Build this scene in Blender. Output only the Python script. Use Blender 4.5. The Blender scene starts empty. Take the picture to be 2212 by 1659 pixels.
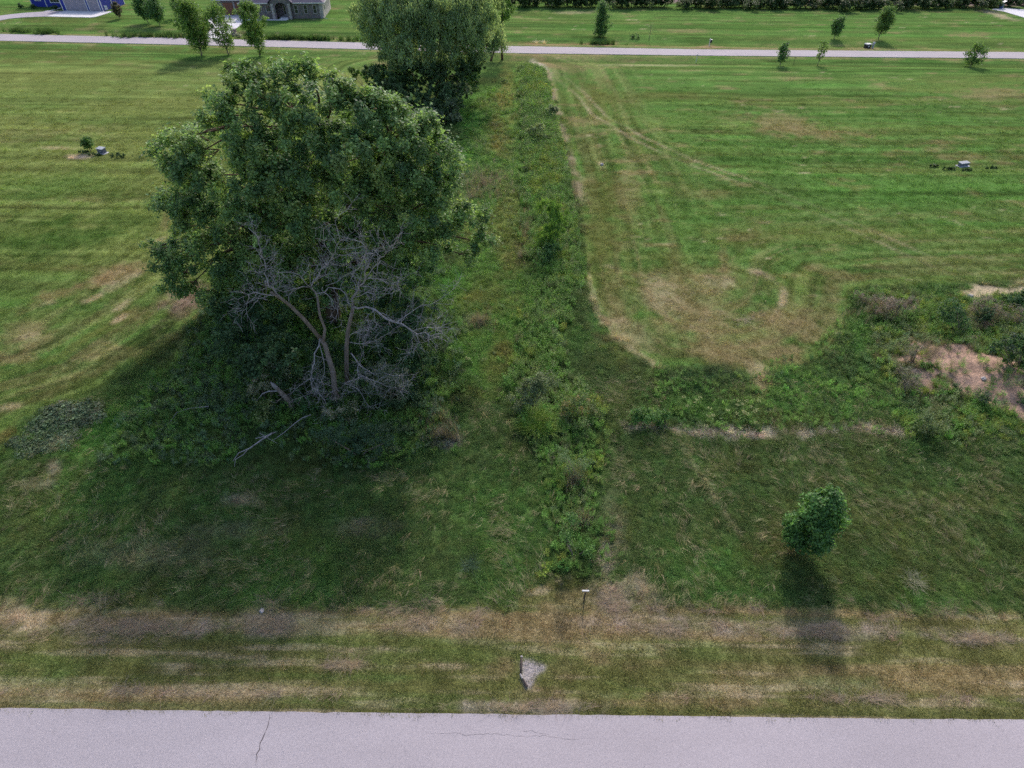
import bpy, math, random
import numpy as np
from mathutils import Vector, Matrix, Euler

random.seed(7)
RNG = np.random.default_rng(11)
SC = bpy.context.scene
COL = SC.collection

# ------------------------------------------------------------------ camera, sky, sun, exposure
CAM_H = 26.0
PITCH = math.radians(41.4)
ROLL = math.radians(0.6)
FPX, CX, CY = 1296.0, 1106.0, 829.5            # focal length in pixels of a 2212 x 1659 sheet (measuring sheet)
cam_d = bpy.data.cameras.new('camera')
cam_d.sensor_width = 36.0
cam_d.lens = 36.0 * FPX / 2212.0
cam_d.clip_start = 0.5
cam_d.clip_end = 6000.0
cam = bpy.data.objects.new('camera', cam_d)
COL.objects.link(cam)
CAM_M = Matrix.Translation((0, 0, CAM_H)) @ Matrix.Rotation(math.pi / 2 - PITCH, 4, 'X') @ Matrix.Rotation(ROLL, 4, 'Z')
cam.matrix_world = CAM_M
SC.camera = cam

SUN_EL = math.radians(38.0)
SUN_AZ = math.radians(8.0)                      # from +Y towards +X
world = bpy.data.worlds.new('World')
SC.world = world
world.use_nodes = True
wn = world.node_tree
for n in list(wn.nodes):
    wn.nodes.remove(n)
sky = wn.nodes.new('ShaderNodeTexSky')
sky.sky_type = 'NISHITA'
sky.sun_disc = False
sky.sun_elevation = SUN_EL
sky.sun_rotation = SUN_AZ
sky.air_density = 1.0
sky.dust_density = 3.0
bgn = wn.nodes.new('ShaderNodeBackground')
bgn.inputs['Strength'].default_value = 0.15
wo = wn.nodes.new('ShaderNodeOutputWorld')
wn.links.new(sky.outputs[0], bgn.inputs['Color'])
wn.links.new(bgn.outputs[0], wo.inputs['Surface'])

sun_d = bpy.data.lights.new('sun', 'SUN')
sun_d.energy = 2.0
sun_d.angle = math.radians(2.2)
sun_d.color = (1.0, 0.93, 0.86)
sun = bpy.data.objects.new('sun', sun_d)
COL.objects.link(sun)
SUN_DIR = Vector((math.sin(SUN_AZ) * math.cos(SUN_EL), math.cos(SUN_AZ) * math.cos(SUN_EL), math.sin(SUN_EL)))
sun.rotation_euler = (-SUN_DIR).to_track_quat('-Z', 'Y').to_euler()
sun.location = (0, 0, 60)

SC.view_settings.view_transform = 'Standard'
SC.view_settings.look = 'None'
SC.view_settings.gamma = 1.0
SC.view_settings.use_curve_mapping = False
SC.view_settings.exposure = 0.36
SC.cycles.use_denoising = False
SC.cycles.use_adaptive_sampling = True
SC.cycles.adaptive_threshold = 0.022
SC.cycles.max_bounces = 4
SC.cycles.diffuse_bounces = 2
SC.cycles.glossy_bounces = 2
SC.cycles.transmission_bounces = 2
SC.cycles.transparent_max_bounces = 2

# ------------------------------------------------------------------ geometry of the view (used only to measure positions on the ground)
CAM_R = np.array(CAM_M.to_3x3())
CAM_C = np.array([0, 0, CAM_H])

def ray(u, v):
    d = CAM_R @ np.array([(u - CX) / FPX, -(v - CY) / FPX, -1.0])
    return d

def G(u, v, z=0.0):
    """point of the ground plane seen at sheet position u, v"""
    d = ray(u, v)
    t = (z - CAM_H) / d[2]
    return CAM_C + d * t

def AT(u, v, y):
    """point at depth y seen at sheet position u, v"""
    d = ray(u, v)
    return CAM_C + d * (y / d[1])

def proj(p):
    q = (np.asarray(p, float) - CAM_C) @ CAM_R
    zc = -q[..., 2]
    zc = np.where(zc < 0.1, 0.1, zc)
    return CX + FPX * q[..., 0] / zc, CY - FPX * q[..., 1] / zc, zc

def mpp(p):
    """metres per sheet pixel at p"""
    return float(proj(np.array(p))[2]) / FPX

# ------------------------------------------------------------------ numpy noise
def _hash(ix, iy, seed):
    h = (ix.astype(np.int64) * 374761393 + iy.astype(np.int64) * 668265263 + seed * 1274126177) & 0x7fffffff
    h = ((h ^ (h >> 13)) * 1274126177) & 0x7fffffff
    h = h ^ (h >> 16)
    return (h & 0xffff) / 65535.0

def vnoise(x, y, seed=0):
    ix = np.floor(x); iy = np.floor(y)
    fx = x - ix; fy = y - iy
    fx = fx * fx * (3 - 2 * fx); fy = fy * fy * (3 - 2 * fy)
    a = _hash(ix, iy, seed); b = _hash(ix + 1, iy, seed)
    c = _hash(ix, iy + 1, seed); d = _hash(ix + 1, iy + 1, seed)
    return (a * (1 - fx) + b * fx) * (1 - fy) + (c * (1 - fx) + d * fx) * fy

def fbm(x, y, seed=0, octv=4, gain=0.5):
    s = 0; a = 1.0; t = 0
    for o in range(octv):
        s = s + a * vnoise(x, y, seed + o * 17)
        t += a; a *= gain; x = x * 2.03 + 13.7; y = y * 2.03 + 7.1
    return s / t

def sstep(a, b, x):
    t = np.clip((x - a) / (b - a), 0, 1)
    return t * t * (3 - 2 * t)

def wpoly(pts):
    return np.array([G(u, v)[:2] for u, v in pts])

def sdist(poly, x, y):
    """signed distance in metres, negative inside"""
    n = len(poly)
    d2 = np.full(x.shape, 1e18); inside = np.zeros(x.shape, bool)
    for i in range(n):
        ax, ay = poly[i]; bx, by = poly[(i + 1) % n]
        ex, ey = bx - ax, by - ay
        t = np.clip(((x - ax) * ex + (y - ay) * ey) / (ex * ex + ey * ey + 1e-9), 0, 1)
        dx = x - ax - t * ex; dy = y - ay - t * ey
        d2 = np.minimum(d2, dx * dx + dy * dy)
        c = ((ay > y) != (by > y)) & (x < (bx - ax) * (y - ay) / (by - ay + 1e-12) + ax)
        inside ^= c
    return np.sqrt(d2) * np.where(inside, -1, 1)

def ldist(pts, x, y):
    d2 = np.full(x.shape, 1e18)
    for i in range(len(pts) - 1):
        ax, ay = pts[i]; bx, by = pts[i + 1]
        ex, ey = bx - ax, by - ay
        t = np.clip(((x - ax) * ex + (y - ay) * ey) / (ex * ex + ey * ey + 1e-9), 0, 1)
        dx = x - ax - t * ex; dy = y - ay - t * ey
        d2 = np.minimum(d2, dx * dx + dy * dy)
    return np.sqrt(d2)

# ------------------------------------------------------------------ mesh and object helpers
def new_mesh(name, V, F, col=None, smooth=False):
    """V (n,3); F array (m,k) or list of such arrays"""
    me = bpy.data.meshes.new(name)
    V = np.asarray(V, np.float32)
    if isinstance(F, np.ndarray):
        F = [F]
    F = [np.asarray(f, np.int32) for f in F if len(f)]
    me.vertices.add(len(V))
    me.vertices.foreach_set('co', V.ravel())
    nl = sum(f.size for f in F); nf = sum(len(f) for f in F)
    me.loops.add(nl); me.polygons.add(nf)
    me.loops.foreach_set('vertex_index', np.concatenate([f.ravel() for f in F]))
    tot = np.concatenate([np.full(len(f), f.shape[1], np.int32) for f in F])
    st = np.concatenate([[0], np.cumsum(tot)[:-1]]).astype(np.int32)
    me.polygons.foreach_set('loop_start', st)
    me.polygons.foreach_set('loop_total', tot)
    me.polygons.foreach_set('use_smooth', np.full(nf, bool(smooth)))
    if col is not None:
        a = me.attributes.new('col', 'FLOAT_COLOR', 'POINT')
        c = np.ones((len(V), 4), np.float32); c[:, :3] = col
        a.data.foreach_set('color', c.ravel())
    me.update(calc_edges=True)
    me.validate()
    return me

def obj(name, me, mat=None, parent=None, loc=None):
    if mat is not None and not me.materials:
        me.materials.append(mat)
    o = bpy.data.objects.new(name, me)
    COL.objects.link(o)
    if parent is not None:
        o.parent = parent
    if loc is not None:
        o.location = loc
    return o

def tag(o, label, cat, group=None, kind=None):
    if label: o['label'] = label
    if cat: o['category'] = cat
    if group: o['group'] = group
    if kind: o['kind'] = kind
    return o

def thing(name, label, cat, loc=(0, 0, 0), group=None, rotz=0.0):
    o = bpy.data.objects.new(name, None)
    o.empty_display_size = 0.5
    COL.objects.link(o)
    o.location = loc; o.rotation_euler = (0, 0, rotz)
    return tag(o, label, cat, group)

class MB:
    """collects boxes, prisms and tubes in one mesh"""
    def __init__(s):
        s.V = []; s.F = {}; s.n = 0
    def add(s, V, F):
        V = np.asarray(V, float)
        for f in F:
            s.F.setdefault(len(f), []).append([i + s.n for i in f])
        s.V.append(V); s.n += len(V)
    def box(s, x0, x1, y0, y1, z0, z1):
        V = [(x, y, z) for z in (z0, z1) for y in (y0, y1) for x in (x0, x1)]
        s.add(V, [(0, 2, 3, 1), (4, 5, 7, 6), (0, 1, 5, 4), (2, 6, 7, 3), (0, 4, 6, 2), (1, 3, 7, 5)])
        return s
    def prism(s, pts, a, b):
        """pts in (x, z), extruded from y=a to y=b"""
        n = len(pts)
        V = [(x, a, z) for x, z in pts] + [(x, b, z) for x, z in pts]
        s.add(V, [tuple(range(n)), tuple(range(2 * n - 1, n - 1, -1))] + [(i, i + n, (i + 1) % n + n, (i + 1) % n) for i in range(n)])
        return s
    def slab(s, pts, z0, z1):
        n = len(pts)
        V = [(x, y, z0) for x, y in pts] + [(x, y, z1) for x, y in pts]
        s.add(V, [tuple(range(n - 1, -1, -1)), tuple(range(n, 2 * n))] + [(i, (i + 1) % n, (i + 1) % n + n, i + n) for i in range(n)])
        return s
    def tube(s, pts, rad, sides=6):
        pts = np.asarray(pts, float); n = len(pts)
        rad = np.broadcast_to(np.asarray(rad, float), (n,))
        tan = np.gradient(pts, axis=0)
        tan /= np.linalg.norm(tan, axis=1, keepdims=True) + 1e-9
        ref = np.array([0.31, 0.23, 0.92])
        if abs(tan[0] @ ref) > 0.92: ref = np.array([1.0, 0.1, 0.0])
        a = np.cross(tan, ref); a /= np.linalg.norm(a, axis=1, keepdims=True) + 1e-9
        b = np.cross(tan, a)
        th = np.linspace(0, 2 * np.pi, sides, endpoint=False)
        V = pts[:, None, :] + rad[:, None, None] * (np.cos(th)[None, :, None] * a[:, None, :] + np.sin(th)[None, :, None] * b[:, None, :])
        V = V.reshape(-1, 3)
        F = []
        for i in range(n - 1):
            for k in range(sides):
                k2 = (k + 1) % sides
                F.append((i * sides + k, i * sides + k2, (i + 1) * sides + k2, (i + 1) * sides + k))
        F.append(tuple(range(sides - 1, -1, -1)))
        F.append(tuple(range((n - 1) * sides, n * sides)))
        s.add(V, F)
        return s
    def mesh(s, name, smooth=False):
        return new_mesh(name, np.concatenate(s.V), [np.array(v) for v in s.F.values()], smooth=smooth)
    def build(s, name, mat, parent=None, smooth=False):
        return obj(name, s.mesh(name, smooth), mat, parent)

# ------------------------------------------------------------------ materials
def nt(name):
    m = bpy.data.materials.new(name); m.use_nodes = True
    t = m.node_tree
    for n in list(t.nodes): t.nodes.remove(n)
    out = t.nodes.new('ShaderNodeOutputMaterial')
    return m, t, out

def mat_leaf(name, inst=False, trans=0.35, rough=0.45, spec=0.35, vary=0.25, gain=1.0):
    m, t, out = nt(name)
    at = t.nodes.new('ShaderNodeAttribute'); at.attribute_name = 'col'
    at.attribute_type = 'INSTANCER' if inst else 'GEOMETRY'
    geo = t.nodes.new('ShaderNodeNewGeometry')
    hs = t.nodes.new('ShaderNodeHueSaturation')
    mr = t.nodes.new('ShaderNodeMapRange')
    mr.inputs['To Min'].default_value = gain * (1 - vary); mr.inputs['To Max'].default_value = gain * (1 + vary)
    t.links.new(geo.outputs['Random Per Island'], mr.inputs['Value'])
    t.links.new(mr.outputs[0], hs.inputs['Value'])
    t.links.new(at.outputs['Color'], hs.inputs['Color'])
    p = t.nodes.new('ShaderNodeBsdfPrincipled')
    p.inputs['Roughness'].default_value = rough
    p.inputs['Specular IOR Level'].default_value = spec
    t.links.new(hs.outputs[0], p.inputs['Base Color'])
    tr = t.nodes.new('ShaderNodeBsdfTranslucent')
    mu = t.nodes.new('ShaderNodeMix'); mu.data_type = 'RGBA'; mu.blend_type = 'MULTIPLY'
    mu.inputs[0].default_value = 1.0
    mu.inputs[7].default_value = (1.25, 1.2, 0.7, 1)
    t.links.new(hs.outputs[0], mu.inputs[6])
    t.links.new(mu.outputs[2], tr.inputs['Color'])
    mx = t.nodes.new('ShaderNodeMixShader'); mx.inputs[0].default_value = trans
    t.links.new(p.outputs[0], mx.inputs[1]); t.links.new(tr.outputs[0], mx.inputs[2])
    t.links.new(mx.outputs[0], out.inputs['Surface'])
    return m

def mat_noise(name, c1, c2, scale=4.0, rough=0.9, bump=0.3, bscale=None, detail=5.0, stretch=(1, 1, 1), spec=0.3, dist=0.02):
    m, t, out = nt(name)
    tc = t.nodes.new('ShaderNodeTexCoord')
    mp = t.nodes.new('ShaderNodeMapping'); mp.inputs['Scale'].default_value = stretch
    t.links.new(tc.outputs['Object'], mp.inputs['Vector'])
    nz = t.nodes.new('ShaderNodeTexNoise'); nz.inputs['Scale'].default_value = scale; nz.inputs['Detail'].default_value = detail
    t.links.new(mp.outputs[0], nz.inputs['Vector'])
    cr = t.nodes.new('ShaderNodeValToRGB')
    cr.color_ramp.elements[0].position = 0.3; cr.color_ramp.elements[0].color = (*c1, 1)
    cr.color_ramp.elements[1].position = 0.7; cr.color_ramp.elements[1].color = (*c2, 1)
    t.links.new(nz.outputs['Fac'], cr.inputs[0])
    p = t.nodes.new('ShaderNodeBsdfPrincipled')
    p.inputs['Roughness'].default_value = rough
    p.inputs['Specular IOR Level'].default_value = spec
    t.links.new(cr.outputs[0], p.inputs['Base Color'])
    if bump:
        n2 = t.nodes.new('ShaderNodeTexNoise'); n2.inputs['Scale'].default_value = bscale or scale * 3
        n2.inputs['Detail'].default_value = 5
        t.links.new(mp.outputs[0], n2.inputs['Vector'])
        bp = t.nodes.new('ShaderNodeBump'); bp.inputs['Strength'].default_value = bump; bp.inputs['Distance'].default_value = dist
        t.links.new(n2.outputs['Fac'], bp.inputs['Height'])
        t.links.new(bp.outputs[0], p.inputs['Normal'])
    t.links.new(p.outputs[0], out.inputs['Surface'])
    return m

def mat_glass(name, c):
    m, t, out = nt(name)
    p = t.nodes.new('ShaderNodeBsdfPrincipled')
    p.inputs['Base Color'].default_value = (*c, 1); p.inputs['Roughness'].default_value = 0.06
    p.inputs['Specular IOR Level'].default_value = 0.8
    t.links.new(p.outputs[0], out.inputs['Surface'])
    return m

def mat_ground():
    m, t, out = nt('ground_turf')
    at = t.nodes.new('ShaderNodeAttribute'); at.attribute_name = 'col'
    tc = t.nodes.new('ShaderNodeTexCoord')
    n1 = t.nodes.new('ShaderNodeTexNoise'); n1.inputs['Scale'].default_value = 7.0; n1.inputs['Detail'].default_value = 5
    n1.inputs['Roughness'].default_value = 0.75
    t.links.new(tc.outputs['Object'], n1.inputs['Vector'])
    mr = t.nodes.new('ShaderNodeMapRange')
    mr.inputs['From Min'].default_value = 0.3; mr.inputs['From Max'].default_value = 0.7
    mr.inputs['To Min'].default_value = 0.7; mr.inputs['To Max'].default_value = 1.7
    t.links.new(n1.outputs['Fac'], mr.inputs['Value'])
    hs = t.nodes.new('ShaderNodeHueSaturation')
    t.links.new(mr.outputs[0], hs.inputs['Value']); t.links.new(at.outputs['Color'], hs.inputs['Color'])
    p = t.nodes.new('ShaderNodeBsdfPrincipled'); p.inputs['Roughness'].default_value = 0.95
    p.inputs['Specular IOR Level'].default_value = 0.0
    t.links.new(hs.outputs[0], p.inputs['Base Color'])
    n2 = t.nodes.new('ShaderNodeTexNoise'); n2.inputs['Scale'].default_value = 9.0; n2.inputs['Detail'].default_value = 3
    n2.inputs['Roughness'].default_value = 0.7
    t.links.new(tc.outputs['Object'], n2.inputs['Vector'])
    bp = t.nodes.new('ShaderNodeBump'); bp.inputs['Strength'].default_value = 0.9; bp.inputs['Distance'].default_value = 0.09
    t.links.new(n2.outputs['Fac'], bp.inputs['Height']); t.links.new(bp.outputs[0], p.inputs['Normal'])
    t.links.new(p.outputs[0], out.inputs['Surface'])
    return m

M_GROUND = mat_ground()
def mat_road():
    m, t, out = nt('pale_chipseal')
    tc = t.nodes.new('ShaderNodeTexCoord')
    def noise(scale, detail, stretch=(1, 1, 1), rough=.6):
        mp = t.nodes.new('ShaderNodeMapping'); mp.inputs['Scale'].default_value = stretch
        t.links.new(tc.outputs['Object'], mp.inputs['Vector'])
        n = t.nodes.new('ShaderNodeTexNoise'); n.inputs['Scale'].default_value = scale; n.inputs['Detail'].default_value = detail; n.inputs['Roughness'].default_value = rough
        t.links.new(mp.outputs[0], n.inputs['Vector']); return n.outputs['Fac']
    def ramp(v, a, b, lo, hi):
        r = t.nodes.new('ShaderNodeMapRange'); r.inputs['From Min'].default_value = a; r.inputs['From Max'].default_value = b
        r.inputs['To Min'].default_value = lo; r.inputs['To Max'].default_value = hi
        t.links.new(v, r.inputs['Value']); return r.outputs[0]
    def mul(a, b):
        q = t.nodes.new('ShaderNodeMath'); q.operation = 'MULTIPLY'; t.links.new(a, q.inputs[0]); t.links.new(b, q.inputs[1]); return q.outputs[0]
    v = mul(ramp(noise(16, 4, rough=.8), .3, .7, .80, 1.18), ramp(noise(.45, 3, (.35, 1, 1)), .3, .7, .93, 1.06))
    v = mul(v, ramp(noise(2.2, 4), .62, .78, 1.0, .86))
    hs = t.nodes.new('ShaderNodeHueSaturation'); hs.inputs['Color'].default_value = (.43, .388, .425, 1)
    t.links.new(v, hs.inputs['Value'])
    p = t.nodes.new('ShaderNodeBsdfPrincipled'); p.inputs['Roughness'].default_value = .9; p.inputs['Specular IOR Level'].default_value = .2
    t.links.new(hs.outputs[0], p.inputs['Base Color'])
    bp = t.nodes.new('ShaderNodeBump'); bp.inputs['Strength'].default_value = .5; bp.inputs['Distance'].default_value = .02
    t.links.new(noise(40, 2), bp.inputs['Height']); t.links.new(bp.outputs[0], p.inputs['Normal'])
    t.links.new(p.outputs[0], out.inputs['Surface'])
    return m
M_ROAD = mat_road()
M_LEAF = mat_leaf('tree_leaf', False, 0.48, 0.5, 0.42, 0.42, 2.35)
M_WLEAF = mat_leaf('willow_leaf', False, 0.48, 0.45, 0.4, 0.38, 2.4)
M_SHRUB = mat_leaf('shrub_leaf', False, 0.42, 0.5, 0.25, 0.35, 1.75)
M_GRASS = mat_leaf('grass_blade', True, 0.38, 0.6, 0.12, 0.25, 1.5)
M_WEED = mat_leaf('weed_leaf', True, 0.42, 0.55, 0.15, 0.35, 1.95)
M_BARK = mat_noise('brown_bark', (0.075, 0.048, 0.034), (0.17, 0.115, 0.08), 6.0, 0.95, 0.8, 18.0, 8.0, (1, 1, 0.25))
M_BARKG = mat_noise('grey_bark', (0.17, 0.135, 0.11), (0.32, 0.26, 0.23), 6.0, 0.95, 0.7, 18.0, 8.0, (1, 1, 0.25))
M_DEAD = mat_noise('bleached_wood', (0.24, 0.215, 0.22), (0.50, 0.46, 0.48), 5.0, 0.9, 0.4, 20.0, 6.0, (1, 1, 0.3))

# ------------------------------------------------------------------ where things lie on the ground
P_WILD = wpoly([(-700, 1050), (-200, 1000), (0, 965), (50, 905), (210, 850), (300, 785), (400, 715), (460, 660), (560, 560), (700, 420), (770, 300), (800, 215),
                (835, 150), (900, 132), (1125, 133), (1183, 150), (1206, 250), (1236, 370), (1260, 490), (1268, 600), (1285, 660), (1310, 700), (1360, 752),
                (1420, 792), (1500, 797), (1600, 806), (1680, 800), (1750, 780), (1808, 740), (1836, 690), (1842, 625), (2000, 612), (2212, 606), (2900, 590),
                (2900, 1350), (2212, 1330), (1700, 1312), (1400, 1302), (1300, 1262), (1180, 1262), (1105, 1308), (900, 1318), (560, 1318), (0, 1312), (-700, 1300)])
P_STRIP = wpoly([(1132, 142), (1178, 158), (1200, 270), (1226, 380), (1262, 590), (1225, 700), (1215, 800), (1285, 880), (1300, 960), (1305, 1200), (1285, 1252),
                 (1192, 1252), (1185, 1080), (1165, 960), (1100, 890), (1105, 800), (1125, 700), (1150, 600), (1132, 480), (1140, 380), (1132, 260)])
P_UNDER = wpoly([(215, 985), (330, 870), (430, 760), (520, 650), (640, 560), (880, 560), (950, 680), (960, 800), (1000, 880), (985, 965), (880, 1005), (720, 1000), (520, 1000), (340, 1010)])
P_BRUSH = wpoly([(1846, 628), (2000, 640), (2300, 640), (2500, 690), (2500, 1000), (2212, 960), (1990, 945), (1915, 880), (1890, 800), (1900, 700)])
P_DIRT = wpoly([(1990, 745), (2080, 745), (2150, 772), (2230, 800), (2360, 850), (2360, 950), (2212, 905), (2130, 870), (2060, 852), (2000, 832), (1935, 800), (1900, 775)])
P_SAND = wpoly([(2065, 643), (2105, 622), (2212, 612), (2400, 606), (2400, 632), (2212, 637), (2130, 640)])
P_LUSH = wpoly([(1420, 792), (1600, 806), (1760, 775), (1838, 690), (1845, 640), (1885, 690), (1890, 840), (1900, 920), (1600, 935), (1430, 930), (1380, 880)])
P_CLOVER = wpoly([(48, 935), (110, 890), (200, 862), (222, 905), (160, 955), (70, 990), (45, 975)])
P_SOIL = wpoly([(1127, 1420), (1150, 1424), (1182, 1438), (1176, 1452), (1160, 1465), (1148, 1482), (1136, 1486), (1124, 1462)])
P_MEAD = wpoly([(1000, 240), (1120, 140), (1135, 300), (1140, 450), (1150, 600), (1110, 760), (1090, 860), (1040, 870), (960, 830), (960, 700), (1000, 560), (985, 400)])
L_TRACK = [G(u, v)[:2] for u, v in [(1168, 138), (1215, 170), (1262, 210), (1295, 250), (1380, 300), (1500, 352), (1640, 402), (1800, 470), (1960, 540), (2100, 600)]]
L_EDGE = [G(u, v)[:2] for u, v in [(1182, 150), (1196, 210), (1208, 270), (1222, 320), (1240, 385), (1252, 440)]]
L_EDGE2 = [G(u, v)[:2] for u, v in [(1268, 595), (1290, 680), (1340, 742), (1425, 795)]]
L_STRAW = [G(u, v)[:2] for u, v in [(1365, 925), (1430, 928), (1520, 938), (1640, 940), (1760, 934), (1860, 925), (1960, 935)]]
L_FAINT = [G(u, v)[:2] for u, v in [(1462, 950), (1500, 1010), (1560, 1100), (1600, 1160)]]
L_DRIVE = [G(u, v)[:2] for u, v in [(1150, 128), (1165, 138), (1178, 150)]]
NEAR_EDGE = [G(u, v)[:2] for u, v in [(-1500, 1512), (0, 1530), (700, 1539), (1106, 1543), (1700, 1550), (2212, 1555), (3800, 1570)]]
FAR_A = [G(u, v)[:2] for u, v in [(-600, 73), (0, 87.7), (400, 96.5), (792, 106.3), (1098, 114.5), (1512, 119.8), (2212, 126.3), (2900, 131)]]   # near edge
FAR_B = [G(u, v)[:2] for u, v in [(-600, 60), (0, 73.4), (400, 82.5), (792, 92.4), (1098, 99.4), (1512, 106.7), (2212, 112.6), (2900, 117)]]   # far edge
P_FAR = np.array(FAR_A + FAR_B[::-1])
L_FARMID = [((a[0] + b[0]) / 2, (a[1] + b[1]) / 2) for a, b in zip(FAR_A, FAR_B)]

def edge_y(x):
    return np.interp(x, [p[0] for p in NEAR_EDGE], [p[1] for p in NEAR_EDGE])
def farmid_y(x):
    return np.interp(x, [p[0] for p in L_FARMID], [p[1] for p in L_FARMID])

def height(x, y):
    x = np.asarray(x, float); y = np.asarray(y, float)
    z = 0.28 * (fbm(x * .09, y * .09, 3, 3) - .5) + 0.10 * (fbm(x * .5, y * .5, 5, 2) - .5)
    z = z * sstep(1.5, 7.0, y - edge_y(x)) * sstep(3.0, 14.0, np.abs(y - farmid_y(x))) * (1 - sstep(105, 125, y))
    # spoil heap on the right
    sd = sdist(P_DIRT, x, y)
    z = z + 0.55 * sstep(1.5, -2.5, sd) + 0.42 * sstep(0.8, -1.0, sd) * (fbm(x * 1.3, y * 1.3, 9, 4) - .5)
    # shallow ditch in front of and behind the far road
    df = y - farmid_y(x)
    z = z - 0.28 * np.exp(-((df + 7.0) / 1.5) ** 2) - 0.4 * np.exp(-((df - 7.0) / 1.8) ** 2)
    # roads lie a little above the bare strip under them
    z = z - 0.05 * (1 - sstep(-0.1, 0.35, y - edge_y(x))) * (y > -4) - 0.05 * (np.abs(df) < 2.9)
    return z

def GZ(u, v):
    p = G(u, v)
    p[2] = float(height(np.array([p[0]]), np.array([p[1]]))[0])
    return p

C_MOWN = np.array([.090, .165, .044]); C_BRIGHT = np.array([.086, .195, .042]); C_YEL = np.array([.135, .17, .05])
C_TAN = np.array([.27, .205, .115]); C_STRAW = np.array([.42, .345, .235]); C_DIRT = np.array([.36, .245, .19]); C_SAND = np.array([.46, .37, .26])
C_DARK = np.array([.045, .075, .022]); C_ORANGE = np.array([.165, .155, .05]); C_GREY = np.array([.24, .215, .205]); C_SOIL = np.array([.31, .28, .28])
C_TALL = np.array([.068, .112, .035]); C_OLIVE = np.array([.115, .125, .04]); C_LILAC = np.array([.34, .285, .235]); C_PLOUGH = np.array([.22, .165, .16])

def lerp(c, k, w):
    return c * (1 - w[:, None]) + np.asarray(k)[None, :] * w[:, None]

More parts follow.
